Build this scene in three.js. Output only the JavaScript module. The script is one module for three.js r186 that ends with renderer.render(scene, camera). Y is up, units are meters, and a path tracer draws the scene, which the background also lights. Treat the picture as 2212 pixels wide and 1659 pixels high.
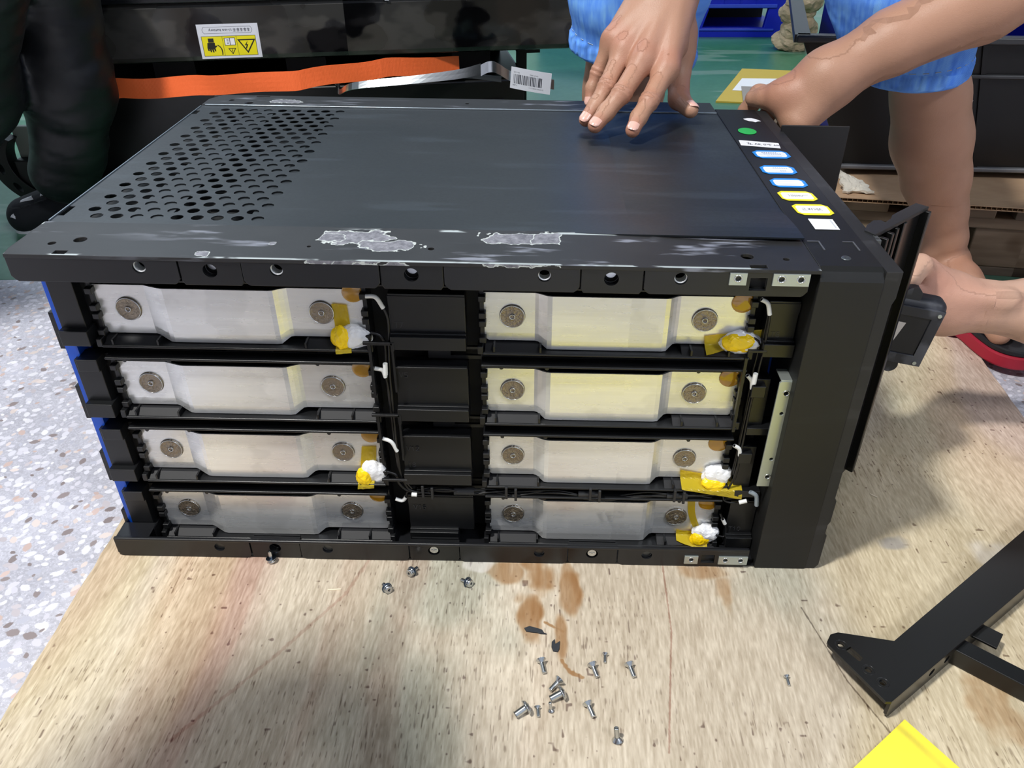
import * as THREE from 'three';
import { RoundedBoxGeometry } from 'three/addons/geometries/RoundedBoxGeometry.js';
import { mergeGeometries } from 'three/addons/utils/BufferGeometryUtils.js';
import { RectAreaLightUniformsLib } from 'three/addons/lights/RectAreaLightUniformsLib.js';
import { FontLoader } from 'three/addons/loaders/FontLoader.js';
import { TextGeometry } from 'three/addons/geometries/TextGeometry.js';

// ---------------------------------------------------------------- camera, exposure, lights
const scene = new THREE.Scene();
scene.background = new THREE.Color(0x20242a);
const renderer = new THREE.WebGLRenderer({ antialias: true });
renderer.toneMapping = THREE.LinearToneMapping;
renderer.toneMappingExposure = 0.94;
renderer.shadowMap.enabled = true;
const camera = new THREE.PerspectiveCamera(51.2386, 2212 / 1659, 0.02, 40);
camera.position.set(0.41963, 0.59592, 0.56916);
camera.rotation.set(-0.58829, 0.03357, -0.0059, 'YXZ');
scene.add(camera);
RectAreaLightUniformsLib.init();
// ceiling lamps: [x, y, z, width, depth, radiance, colour]; each builds a fitting with its own light (section "lamps")
const LAMPS = [
  [-0.52, 2.62, 0.62, 0.22, 0.22, 620, 0xfffdf8, 'square ceiling lamp above the left edge of the plywood'],
  [2.4, 3.02, 1.9, 1.2, 0.5, 30, 0xf4f8ff, 'long ceiling lamp panel over the right front of the hall'],
  [-2.0, 3.02, -3.3, 1.2, 0.5, 34, 0xe2f0ff, 'long ceiling lamp panel over the left back of the hall'],
  [0.4, 3.02, -3.0, 1.2, 0.5, 14, 0xe6f2ff, 'long ceiling lamp panel over the middle of the back wall'],
  [2.2, 3.02, -3.3, 1.2, 0.5, 16, 0xf0f6ff, 'long ceiling lamp panel over the blue pallet'],
];

// ---------------------------------------------------------------- helpers
let seed = 12345;
const rnd = () => { seed = (seed * 1664525 + 1013904223) >>> 0; return seed / 4294967296; };
const rr = (a, b) => a + (b - a) * rnd();
const hash = (x, y, s = 0) => { let h = (x * 374761393 + y * 668265263 + s * 1274126177) | 0; h = Math.imul(h ^ (h >>> 13), 1274126177); h ^= h >>> 16; return (h >>> 0) / 4294967296; };
const lerp = (a, b, t) => a + (b - a) * t;
const clamp = (x, a = 0, b = 1) => Math.min(b, Math.max(a, x));
const sst = (a, b, x) => { const t = clamp((x - a) / (b - a)); return t * t * (3 - 2 * t); };
function vnoise(x, y, s = 0) {
  const xi = Math.floor(x), yi = Math.floor(y), fx = x - xi, fy = y - yi;
  const u = fx * fx * (3 - 2 * fx), v = fy * fy * (3 - 2 * fy);
  return lerp(lerp(hash(xi, yi, s), hash(xi + 1, yi, s), u), lerp(hash(xi, yi + 1, s), hash(xi + 1, yi + 1, s), u), v);
}
function fbm(x, y, o = 4, s = 0) { let a = 0.5, r = 0, n = 0; for (let i = 0; i < o; i++) { r += a * vnoise(x, y, s + i * 7); n += a; a *= 0.5; x *= 2.03; y *= 2.03; } return r / n; }
// texture of w x h pixels that covers sx x sy metres; fn(x, y in metres) returns sRGB 0..255 [r,g,b]
function tex(w, h, sx, sy, fn, srgb = true) {
  const d = new Uint8Array(w * h * 4);
  for (let j = 0; j < h; j++) for (let i = 0; i < w; i++) {
    const c = fn((i + 0.5) / w * sx, (j + 0.5) / h * sy, i, j), k = (j * w + i) * 4;
    if (typeof c === 'number') d[k] = d[k + 1] = d[k + 2] = clamp(c, 0, 255); else { d[k] = clamp(c[0], 0, 255); d[k + 1] = clamp(c[1], 0, 255); d[k + 2] = clamp(c[2], 0, 255); }
    d[k + 3] = 255;
  }
  const t = new THREE.DataTexture(d, w, h); t.wrapS = t.wrapT = THREE.RepeatWrapping; t.magFilter = THREE.LinearFilter; t.minFilter = THREE.LinearMipmapLinearFilter; t.generateMipmaps = true;
  if (srgb) t.colorSpace = THREE.SRGBColorSpace; t.repeat.set(1 / sx, 1 / sy); t.needsUpdate = true; return t;
}
function canvasTex(w, h, draw) { const c = document.createElement('canvas'); c.width = w; c.height = h; const g = c.getContext('2d'); draw(g, w, h); const t = new THREE.CanvasTexture(c); t.colorSpace = THREE.SRGBColorSpace; return t; }
const std = (o) => new THREE.MeshStandardMaterial(o);
const phys = (o) => new THREE.MeshPhysicalMaterial(o);
const used = {};
function numbered(n) { const k = used[n] || 0; used[n] = k + 1; return k ? n + '_' + String(k).padStart(3, '0') : n; }
function prep(g) {
  let q = g.index ? g.toNonIndexed() : g;
  for (const k of Object.keys(q.attributes)) if (!['position', 'normal', 'uv', 'color'].includes(k)) q.deleteAttribute(k);
  if (!q.attributes.normal) q.computeVertexNormals();
  return q;
}
// uv in metres, from the side that each triangle faces
function boxUV(g) {
  const p = g.attributes.position, uv = new Float32Array(p.count * 2), a = new THREE.Vector3(), b = new THREE.Vector3(), c = new THREE.Vector3();
  for (let i = 0; i < p.count; i += 3) {
    a.fromBufferAttribute(p, i); b.fromBufferAttribute(p, i + 1); c.fromBufferAttribute(p, i + 2);
    const n = b.clone().sub(a).cross(c.clone().sub(a)), ax = Math.abs(n.x), ay = Math.abs(n.y), az = Math.abs(n.z);
    [a, b, c].forEach((v, k) => { const o = (i + k) * 2; if (ay >= ax && ay >= az) { uv[o] = v.x; uv[o + 1] = -v.z; } else if (az >= ax) { uv[o] = v.x; uv[o + 1] = v.y; } else { uv[o] = -v.z; uv[o + 1] = v.y; } });
  }
  g.setAttribute('uv', new THREE.BufferAttribute(uv, 2)); return g;
}
function joinG(list, keepUV = false) {
  const gs = list.map(prep).map((g) => (keepUV && g.attributes.uv ? g : boxUV(g)));
  const hasC = gs.every((g) => g.attributes.color); if (!hasC) gs.forEach((g) => g.deleteAttribute('color'));
  return gs.length === 1 ? gs[0] : mergeGeometries(gs);
}
function obj(name, list, mat, parent = scene, keepUV = false) {
  const m = new THREE.Mesh(joinG(Array.isArray(list) ? list : [list], keepUV), mat);
  m.name = numbered(name); m.castShadow = m.receiveShadow = true; parent.add(m); return m;
}
function tag(o, label, category, group) { o.userData.label = label; o.userData.category = category; if (group) o.userData.group = group; return o; }
function struct(o) { o.userData.kind = 'structure'; return o; }
function thing(name, label, category, pos = [0, 0, 0], turn = 0, group) { const o = new THREE.Group(); o.name = numbered(name); o.position.set(...pos); o.rotation.y = turn; scene.add(o); return tag(o, label, category, group); }
const bx = (x0, x1, y0, y1, z0, z1, r = 0) => {
  const w = x1 - x0, h = y1 - y0, d = z1 - z0;
  const g = r ? new RoundedBoxGeometry(w, h, d, 2, Math.min(r, w / 2.01, h / 2.01, d / 2.01)) : new THREE.BoxGeometry(w, h, d);
  return g.translate((x0 + x1) / 2, (y0 + y1) / 2, (z0 + z1) / 2);
};
const cyl = (r, h, seg = 20, r2 = r) => new THREE.CylinderGeometry(r, r2, h, seg);
const V3 = (a) => (a.isVector3 ? a : new THREE.Vector3(...a));
function tube(pts, r, seg = 0, rad = 8) { const c = new THREE.CatmullRomCurve3(pts.map(V3)); return new THREE.TubeGeometry(c, seg || pts.length * 8, r, rad, false); }
function shapeOf(pts) { const s = new THREE.Shape(); pts.forEach(([x, y], i) => (i ? s.lineTo(x, y) : s.moveTo(x, y))); s.closePath(); return s; }
function circleHole(x, y, r) { const h = new THREE.Path(); h.absarc(x, y, r, 0, Math.PI * 2, true); return h; }
function rectHole(x0, x1, y0, y1) { const h = new THREE.Path(); h.moveTo(x0, y0); h.lineTo(x0, y1); h.lineTo(x1, y1); h.lineTo(x1, y0); h.closePath(); return h; }
const ext = (s, depth, bevel = 0, seg = 8) => new THREE.ExtrudeGeometry(s, { depth, bevelEnabled: bevel > 0, bevelSize: bevel, bevelThickness: bevel, bevelSegments: 2, curveSegments: seg });
// a shape drawn in (x, -z) laid flat: its lower face at y0, thickness t
const flat = (s, y0, t, bevel = 0, seg = 8) => ext(s, t, bevel, seg).rotateX(-Math.PI / 2).translate(0, y0, 0);
// grid surface over u,v in 0..1 with a thickness given by normals
function gridGeo(nu, nv, f) {
  const pos = [], uv = [], idx = [];
  for (let j = 0; j <= nv; j++) for (let i = 0; i <= nu; i++) { const p = f(i / nu, j / nv); pos.push(p[0], p[1], p[2]); uv.push(i / nu, j / nv); }
  for (let j = 0; j < nv; j++) for (let i = 0; i < nu; i++) { const a = j * (nu + 1) + i, b = a + 1, c = a + nu + 1, d = c + 1; idx.push(a, b, d, a, d, c); }
  const g = new THREE.BufferGeometry(); g.setAttribute('position', new THREE.Float32BufferAttribute(pos, 3)); g.setAttribute('uv', new THREE.Float32BufferAttribute(uv, 2)); g.setIndex(idx); g.computeVertexNormals(); return g;
}
// closed sheet: grid surface and its offset, joined round the rim
function sheetGeo(nu, nv, f, t) {
  const g = gridGeo(nu, nv, f), p = g.attributes.position, n = g.attributes.normal, N = p.count, pos = [], uv = [], idx = [];
  for (let k = 0; k < 2; k++) for (let i = 0; i < N; i++) { const s = k ? -t : 0; pos.push(p.getX(i) + n.getX(i) * s, p.getY(i) + n.getY(i) * s, p.getZ(i) + n.getZ(i) * s); uv.push(g.attributes.uv.getX(i), g.attributes.uv.getY(i)); }
  const I = g.index.array; for (let i = 0; i < I.length; i += 3) { idx.push(I[i], I[i + 1], I[i + 2]); idx.push(I[i] + N, I[i + 2] + N, I[i + 1] + N); }
  const ring = []; for (let i = 0; i < nu; i++) ring.push(i); for (let j = 0; j < nv; j++) ring.push(j * (nu + 1) + nu); for (let i = nu; i > 0; i--) ring.push(nv * (nu + 1) + i); for (let j = nv; j > 0; j--) ring.push(j * (nu + 1));
  ring.forEach((a, i) => { const b = ring[(i + 1) % ring.length]; idx.push(a, a + N, b + N, a, b + N, b); });
  const o = new THREE.BufferGeometry(); o.setAttribute('position', new THREE.Float32BufferAttribute(pos, 3)); o.setAttribute('uv', new THREE.Float32BufferAttribute(uv, 2)); o.setIndex(idx);
  const q = o.toNonIndexed(); q.computeVertexNormals(); return q;
}
// smooth shading restored on a non-indexed sheet is not needed where sheets are flat
// ---------------------------------------------------------------- implicit surfaces (bodies)
// round cone distance
function roundCone(px, py, pz, b) {
  const { a, d, l2, rra, a2, il2, ra, rb } = b;
  const x = px - a[0], y = py - a[1], z = pz - a[2];
  const yv = x * d[0] + y * d[1] + z * d[2], zz = yv - l2;
  const qx = x * l2 - d[0] * yv, qy = y * l2 - d[1] * yv, qz = z * l2 - d[2] * yv;
  const x2 = qx * qx + qy * qy + qz * qz, y2 = yv * yv * l2, z2 = zz * zz * l2;
  const k = Math.sign(rra) * rra * rra * x2;
  if (Math.sign(zz) * a2 * z2 > k) return Math.sqrt(x2 + z2) * il2 - rb;
  if (Math.sign(yv) * a2 * y2 < k) return Math.sqrt(x2 + y2) * il2 - ra;
  return (Math.sqrt(x2 * a2 * il2) + yv * rra) * il2 - ra;
}
function bone(a, ra, b, rb) {
  if (a[0] === b[0] && a[1] === b[1] && a[2] === b[2]) b = [a[0] + 1e-5, a[1], a[2]];
  const d = [b[0] - a[0], b[1] - a[1], b[2] - a[2]], l2 = d[0] ** 2 + d[1] ** 2 + d[2] ** 2, rra = ra - rb;
  return { a, b, d, l2, rra, a2: l2 - rra * rra, il2: 1 / l2, ra, rb };
}
const smin = (a, b, k) => { const h = Math.max(k - Math.abs(a - b), 0) / k; return Math.min(a, b) - h * h * k * 0.25; };
function chain(list) { const o = []; for (let i = 0; i + 1 < list.length; i++) o.push(bone(list[i].slice(0, 3), list[i][3], list[i + 1].slice(0, 3), list[i + 1][3])); return o; }
function chainSDF(bones, k) { return (x, y, z) => { let d = 1e9; for (const b of bones) d = d > 1e8 ? roundCone(x, y, z, b) : smin(d, roundCone(x, y, z, b), k); return d; }; }
// naive surface nets over a box; skip(x,y,z) drops cells that a finer grid draws
function netMesh(lo, hi, h, sdf, skip) {
  const n = [0, 1, 2].map((i) => Math.ceil((hi[i] - lo[i]) / h) + 1), [nx, ny, nz] = n, F = new Float32Array(nx * ny * nz);
  const id = (i, j, k) => (k * ny + j) * nx + i;
  for (let k = 0; k < nz; k++) for (let j = 0; j < ny; j++) for (let i = 0; i < nx; i++) F[id(i, j, k)] = sdf(lo[0] + i * h, lo[1] + j * h, lo[2] + k * h);
  const vi = new Int32Array(nx * ny * nz).fill(-1), pos = [], idx = [];
  const E = [[0, 1], [2, 3], [4, 5], [6, 7], [0, 2], [1, 3], [4, 6], [5, 7], [0, 4], [1, 5], [2, 6], [3, 7]];
  for (let k = 0; k < nz - 1; k++) for (let j = 0; j < ny - 1; j++) for (let i = 0; i < nx - 1; i++) {
    const v = []; let m = 0; for (let c = 0; c < 8; c++) { const f = F[id(i + (c & 1), j + ((c >> 1) & 1), k + (c >> 2))]; v.push(f); if (f < 0) m |= 1 << c; }
    if (m === 0 || m === 255) continue;
    let x = 0, y = 0, z = 0, w = 0;
    for (const [a, b] of E) { if ((v[a] < 0) === (v[b] < 0)) continue; const t = v[a] / (v[a] - v[b]); x += (a & 1) + t * ((b & 1) - (a & 1)); y += ((a >> 1) & 1) + t * (((b >> 1) & 1) - ((a >> 1) & 1)); z += (a >> 2) + t * ((b >> 2) - (a >> 2)); w++; }
    let X = lo[0] + (i + x / w) * h, Y = lo[1] + (j + y / w) * h, Z = lo[2] + (k + z / w) * h;
    if (skip && skip(X, Y, Z)) continue;
    vi[id(i, j, k)] = pos.length / 3; pos.push(X, Y, Z);
  }
  const quad = (a, b, c, d, flip) => { if (a < 0 || b < 0 || c < 0 || d < 0) return; if (flip) idx.push(a, c, b, a, d, c); else idx.push(a, b, c, a, c, d); };
  for (let k = 1; k < nz - 1; k++) for (let j = 1; j < ny - 1; j++) for (let i = 1; i < nx - 1; i++) {
    const s = F[id(i, j, k)] < 0;
    if (s !== F[id(i + 1, j, k)] < 0) quad(vi[id(i, j - 1, k - 1)], vi[id(i, j, k - 1)], vi[id(i, j, k)], vi[id(i, j - 1, k)], !s);
    if (s !== F[id(i, j + 1, k)] < 0) quad(vi[id(i - 1, j, k - 1)], vi[id(i - 1, j, k)], vi[id(i, j, k)], vi[id(i, j, k - 1)], !s);
    if (s !== F[id(i, j, k + 1)] < 0) quad(vi[id(i - 1, j - 1, k)], vi[id(i, j - 1, k)], vi[id(i, j, k)], vi[id(i - 1, j, k)], !s);
  }
  const e = h * 0.4, nor = new Float32Array(pos.length);
  for (let i = 0; i < pos.length; i += 3) {
    for (let it = 0; it < 2; it++) {
      const x = pos[i], y = pos[i + 1], z = pos[i + 2], f = sdf(x, y, z);
      const gx = sdf(x + e, y, z) - sdf(x - e, y, z), gy = sdf(x, y + e, z) - sdf(x, y - e, z), gz = sdf(x, y, z + e) - sdf(x, y, z - e), l = Math.hypot(gx, gy, gz) || 1;
      nor[i] = gx / l; nor[i + 1] = gy / l; nor[i + 2] = gz / l;
      if (it === 0) { const st = clamp(f, -h * 0.5, h * 0.5); pos[i] -= nor[i] * st; pos[i + 1] -= nor[i + 1] * st; pos[i + 2] -= nor[i + 2] * st; }
    }
  }
  const g = new THREE.BufferGeometry(); g.setAttribute('position', new THREE.Float32BufferAttribute(pos, 3)); g.setAttribute('normal', new THREE.BufferAttribute(nor, 3)); g.setIndex(idx); return g;
}
function vcol(g, fn) { const p = g.attributes.position, n = g.attributes.normal, c = new Float32Array(p.count * 3); for (let i = 0; i < p.count; i++) { const v = fn(p.getX(i), p.getY(i), p.getZ(i), n.getX(i), n.getY(i), n.getZ(i)); c[i * 3] = v[0]; c[i * 3 + 1] = v[1]; c[i * 3 + 2] = v[2]; } g.setAttribute('color', new THREE.BufferAttribute(c, 3)); return g; }
// ---------------------------------------------------------------- floor, plywood, hall
const YF = -0.012;                                   // the floor; the plywood's upper face is y = 0
{
  // terrazzo: marble chips in a grey binder, 0.8 m tile
  const N = 2048, S = 0.8, CS = 0.0105, NC = Math.round(S / CS), cell = [];
  for (let j = 0; j < NC; j++) for (let i = 0; i < NC; i++) { const t = hash(i, j, 5); cell.push([hash(i, j, 1), hash(i, j, 2), 0.26 + 0.42 * hash(i, j, 3) ** 1.6, hash(i, j, 4) * 3.14, t]); }
  const cols = [[232, 230, 236], [224, 221, 228], [240, 238, 240], [206, 198, 200], [214, 190, 180], [150, 138, 136], [196, 196, 206], [228, 214, 206]];
  const terr = tex(N, N, S, S, (x, y) => {
    const gx = x / S * NC, gy = y / S * NC, ci = Math.floor(gx), cj = Math.floor(gy);
    let best = 9, bt = 0, bi = 0;
    const wob = (vnoise(x * 900, y * 900, 3) - 0.5) * 0.22;
    for (let dj = -1; dj <= 1; dj++) for (let di = -1; di <= 1; di++) {
      const k = ((cj + dj + NC) % NC) * NC + ((ci + di + NC) % NC), c = cell[k];
      const dx = gx - (ci + di + c[0]), dy = gy - (cj + dj + c[1]), ca = Math.cos(c[3]), sa = Math.sin(c[3]);
      const u = dx * ca + dy * sa, v = (-dx * sa + dy * ca) * 1.55;
      const d = (Math.abs(u) ** 1.6 + Math.abs(v) ** 1.6) ** (1 / 1.6) / c[2] + wob;
      if (d < best) { best = d; bt = c[4]; bi = k; }
    }
    const g = 198 + (vnoise(x * 500, y * 500, 9) - 0.5) * 26 + (fbm(x * 14, y * 14, 3, 4) - 0.5) * 26;
    const fine = vnoise(x * 1400, y * 1400, 12);
    let c = [g - 1, g - 2, g + 5];
    if (fine > 0.8) c = [c[0] + 26, c[1] + 24, c[2] + 26];
    const m = sst(1.08, 0.9, best);
    const q = cols[Math.floor(bt * bt * 7.99)], e = (hash(bi, 3, 8) - 0.5) * 16;
    return [lerp(c[0], q[0] + e, m), lerp(c[1], q[1] + e, m), lerp(c[2], q[2] + e, m)];
  });
  const fm = std({ map: terr, roughness: 0.42, color: 0xf2f4fa });
  const fl = struct(obj('floor', bx(-4, 4.5, YF - 0.15, YF, -5, 3.6), fm));
  // green floor paint behind the working area, a thin coat with worn pale patches
  const gp = tex(1024, 1024, 4, 4, (x, y) => {
    const n = fbm(x * 1.6, y * 2.4, 5, 21), s = fbm(x * 3, y * 16, 4, 40), f = vnoise(x * 120, y * 120, 3);
    const p = sst(0.46, 0.56, fbm(x * 0.9 + 5, y * 1.3, 3, 77)), d = sst(0.62, 0.74, s) * 0.45;
    let c = [lerp(58, 108, p * 0.8), lerp(116, 150, p * 0.8), lerp(86, 130, p * 0.8)];
    c = c.map((v, i) => v + (n - 0.5) * 34 + (f - 0.5) * 10);
    return [lerp(c[0], 158, d), lerp(c[1], 166, d), lerp(c[2], 156, d)];
  });
  obj('green_paint', flat(shapeOf([[-4, 5], [4.5, 5], [4.5, 0.66], [1.5, 0.6], [0.8, 0.63], [-0.3, 0.66], [-0.62, 0.63], [-4, 0.72]]), YF - 0.0004, 0.0012), std({ map: gp, roughness: 0.3 }), fl);
}
{
  // plywood sheet: face veneer with cathedral grain along z, splits, oil stains
  const SX = 1.1, SY = 1.25, OX = 0.04, OY = 0.76;
  const stain = (x, z, cx, cz, rx, rz, s) => { const w = 0.55 * (fbm(x * 40, z * 40, 3, s) - 0.5) * 2; return sst(1.0, 0.55, Math.hypot((x - cx) / rx, (z - cz) / rz) + w); };
  const seg = (x, z, a, b, w) => { const dx = b[0] - a[0], dz = b[1] - a[1], t = clamp(((x - a[0]) * dx + (z - a[1]) * dz) / (dx * dx + dz * dz)); return Math.hypot(x - a[0] - t * dx, z - a[1] - t * dz) / w; };
  const stroke = (x, z, pts, w) => { let m = 9; for (let i = 0; i + 1 < pts.length; i++) m = Math.min(m, seg(x, z, pts[i], pts[i + 1], w)); return sst(1.15, 0.5, m + (vnoise(x * 400, z * 400, 2) - 0.5) * 0.8); };
  const T = (px, py) => {
    const x = px - OX, z = OY - py;
    const warp = (fbm(x * 1.6, z * 1.6, 2, 50) - 0.5) * 0.34 + (fbm(x * 5, z * 4, 2, 52) - 0.5) * 0.05;
    const u = x + warp, broad = fbm(u * 12, z * 1.6, 4, 60), ring = fbm(u * 60, z * 4, 3, 61), fine = fbm(x * 620 + warp * 60, z * 95, 3, 62), pore = vnoise(x * 1100 + warp * 50, z * 110, 63);
    let r = 196, g = 183, b = 163;
    const k = (broad - 0.5) * 34 + (ring - 0.5) * 20 + (fine - 0.5) * 58;
    r += k * 0.95; g += k; b += k * 1.02;
    const pink = sst(0.5, 0.72, fbm(u * 5, z * 1.1, 3, 70)); r -= pink * 2; g -= pink * 13; b -= pink * 9;
    const red = 0.7 * sst(0.62, 0.85, fbm(u * 15, z * 1.6, 4, 71)) * (0.4 + ring); r -= red * 10; g -= red * 22; b -= red * 22;
    const grn = sst(0.55, 0.75, fbm(x * 6, z * 5, 4, 72)); r -= grn * 26; g -= grn * 17; b -= grn * 14;
    const yel = sst(0.56, 0.75, fbm(u * 8, z * 1.7, 3, 73)); r += yel * 3; g += yel * 1; b -= yel * 9;
    const spot = sst(0.8, 0.95, pore) * sst(0.4, 0.65, fbm(x * 14, z * 11, 2, 64)); r -= spot * 52; g -= spot * 54; b -= spot * 50;
    const knot = sst(0.9, 0.97, vnoise(x * 260, z * 170, 66)) * sst(0.5, 0.6, vnoise(x * 20, z * 20, 67)); r -= knot * 70; g -= knot * 74; b -= knot * 66;
    // oil and rust stains, each with a place of its own
    let o = 0;
    o = Math.max(o, 0.85 * stain(x, z, 0.425, 0.022, 0.022, 0.034, 5), 0.8 * stain(x, z, 0.418, 0.066, 0.013, 0.03, 6), 0.7 * stain(x, z, 0.457, 0.035, 0.012, 0.035, 7), 0.55 * stain(x, z, 0.395, 0.012, 0.02, 0.016, 8), 0.6 * stain(x, z, 0.447, 0.092, 0.007, 0.034, 9));
    o = Math.max(o, 0.7 * stroke(x, z, [[0.432, 0.073], [0.441, 0.079], [0.449, 0.084]], 0.0016), 0.75 * stroke(x, z, [[0.447, 0.115], [0.451, 0.123], [0.457, 0.129], [0.464, 0.132]], 0.0022), 0.5 * stain(x, z, 0.593, 0.008, 0.03, 0.012, 10), 0.5 * stain(x, z, 0.605, 0.03, 0.012, 0.03, 11), 0.45 * stain(x, z, 0.80, 0.15, 0.03, 0.05, 12));
    o *= 0.35 + 1.1 * fbm(x * 90, z * 22, 3, 95); o = clamp(o, 0, 0.95); r = lerp(r, 140, o); g = lerp(g, 96, o); b = lerp(b, 52, o);
    const gs = 0.75 * stain(x, z, 0.79, -0.035, 0.024, 0.014, 14); r = lerp(r, 150, gs); g = lerp(g, 146, gs); b = lerp(b, 142, gs);
    const pale = 0.5 * Math.max(stain(x, z, 0.365, 0.004, 0.016, 0.01, 15), stain(x, z, 0.90, -0.02, 0.05, 0.03, 16)); r = lerp(r, 220, pale); g = lerp(g, 216, pale); b = lerp(b, 214, pale);
    const dirt = 0.5 * sst(0.52, 0.75, fbm(x * 4 + 3, z * 4, 4, 80)) * sst(0.6, 0.95, x); r -= dirt * 40; g -= dirt * 36; b -= dirt * 28;
    const split = stroke(x, z, [[0.674, 0.05], [0.692, 0.13], [0.712, 0.18], [0.74, 0.30]], 0.0008); r -= split * 70; g -= split * 70; b -= split * 64;
    const seam = Math.max(stroke(x, z, [[0.55, 0.0], [0.548, 0.08], [0.53, 0.2]], 0.0009), stroke(x, z, [[0.255, 0.0], [0.24, 0.045], [0.19, 0.12], [0.13, 0.2]], 0.0022) * 0.5); r -= seam * 30; g -= seam * 46; b -= seam * 44;
    return [r, g, b];
  };
  const map = tex(2048, 2048, SX, SY, T), bump = tex(1024, 1024, 0.4, 0.4, (x, y) => 128 + (fbm(x * 500, y * 60, 3, 90) - 0.5) * 190, false);
  map.offset.set(OX / SX, OY / SY);
  const out = [[-0.028, 0.478], [0.98, 0.474], [1.052, 0.455], [1.041, 0.36], [1.034, 0.26], [1.03, -0.46], [-0.014, -0.46], [-0.017, -0.19], [-0.021, 0.04]];
  const edge = [...out]; const p2 = [];
  edge.forEach((a, i) => { const b = edge[(i + 1) % edge.length], L = Math.hypot(b[0] - a[0], b[1] - a[1]), n = Math.max(1, Math.round(L / 0.02)); for (let k = 0; k < n; k++) p2.push([lerp(a[0], b[0], k / n) + (k ? (hash(i, k, 4) - 0.5) * 0.0016 : 0), lerp(a[1], b[1], k / n) + (k ? (hash(i, k, 6) - 0.5) * 0.0016 : 0)]); });
  const pw = thing('plywood_sheet', 'large worn tan plywood sheet with oil stains lying under the battery pack', 'plywood');
  obj('face_veneer', flat(shapeOf(p2), -0.002, 0.002), std({ map, bumpMap: bump, bumpScale: 0.00035, roughness: 0.72 }), pw);
  obj('core_ply', flat(shapeOf(p2.map(([x, z]) => [x + (x < 0.2 ? -0.0008 : 0.0006), z])), YF + 0.0002, 0.0097), std({ color: 0xd9c49a, roughness: 0.85 }), pw);
}
{
  const wallM = std({ color: 0xd2d6dc, roughness: 0.8 }), ceilM = std({ color: 0xaeb2b8, roughness: 0.85 });
  struct(obj('wall_back', bx(-4, 4.5, YF, 3.2, -5.15, -5), wallM)); struct(obj('wall_front', bx(-4, 4.5, YF, 3.2, 3.6, 3.75), wallM));
  struct(obj('wall_left', bx(-4.15, -4, YF, 3.2, -5, 3.6), wallM)); struct(obj('wall_right', bx(4.5, 4.65, YF, 3.2, -5, 3.6), wallM));
  struct(obj('ceiling', bx(-4.15, 4.65, 3.2, 3.35, -5.15, 3.75), ceilM));
}
// ---------------------------------------------------------------- lamps
for (const [x, y, z, w, d, L, col, label] of LAMPS) {
  const t = thing('ceiling_lamp', label, 'lamp', [x, y, z]);
  const fm = std({ color: 0xd8dadc, roughness: 0.5, metalness: 0.2 }), o = w / 2 + 0.02, p = d / 2 + 0.02;
  obj('frame', [bx(-o, o, 0, 0.03, -p, p), bx(-o, -w / 2, -0.012, 0.005, -p, p), bx(w / 2, o, -0.012, 0.005, -p, p), bx(-o, o, -0.012, 0.005, -p, -d / 2), bx(-o, o, -0.012, 0.005, d / 2, p)], fm, t);
  obj('cord', [cyl(0.006, 3.2 - y - 0.03).translate(0, (3.2 - y + 0.03) / 2, 0)], fm, t);
  obj('diffuser', [bx(-w / 2, w / 2, -0.004, 0.004, -d / 2, d / 2)], std({ color: 0xffffff, emissive: col, emissiveIntensity: 2.0, roughness: 0.6 }), t);
  const l = new THREE.RectAreaLight(col, L, w, d); l.position.set(x, y - 0.014, z); l.lookAt(x, y - 2, z); scene.add(l);
}
// ---------------------------------------------------------------- the battery pack (lying on its side)
const PH = 0.3289, TILT = -0.0134;                   // its upper sheet leans a few millimetres from left to right
function warp(g) { const p = g.attributes.position; for (let i = 0; i < p.count; i++) p.setY(i, p.getY(i) * (1 + TILT * (p.getX(i) - 0.32) / PH)); p.needsUpdate = true; return g; }
function pk(name, list, mat, parent, label, keepUV = false) { const m = obj(name, list, mat, parent, keepUV); warp(m.geometry); if (label) m.userData.label = label; return m; }
const pack = thing('battery_pack', 'large black battery pack lying on its side with its silver cells exposed', 'battery pack');
const scuff = tex(1024, 1024, 0.7, 0.7, (x, y) => { const n = fbm(x * 6, y * 14, 4, 31), s = sst(0.6, 0.78, fbm(x * 10, y * 70, 4, 33)), f = vnoise(x * 800, y * 800, 5); return [24 + n * 9 + s * 14 + f * 3, 24 + n * 9 + s * 14 + f * 3, 25 + n * 9 + s * 15 + f * 3]; });
const scuffR = tex(512, 512, 0.5, 0.5, (x, y) => 96 + fbm(x * 9, y * 15, 4, 35) * 66 + vnoise(x * 500, y * 500, 3) * 14, false);
const blackSteel = std({ map: scuff, roughness: 0.85, roughnessMap: scuffR });
const lidM = std({ map: scuff, color: 0xd4eeff, roughness: 0.8, roughnessMap: scuffR });
const satin = std({ color: 0x16171a, roughness: 0.33 }), plastic = std({ color: 0x121315, roughness: 0.36 }), plasticDark = std({ color: 0x060607, roughness: 0.45 }), deep = std({ color: 0x030304, roughness: 0.7 });
const sleeveSteel = std({ color: 0xdfe2e4, metalness: 0.35, roughness: 0.35 });
const zinc = std({ color: 0xb9c1bd, metalness: 0.75, roughness: 0.42 }), steel = std({ color: 0xcfd3d6, metalness: 1, roughness: 0.26 }), blueFilm = std({ color: 0x0a4fc4, roughness: 0.3 });
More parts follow.
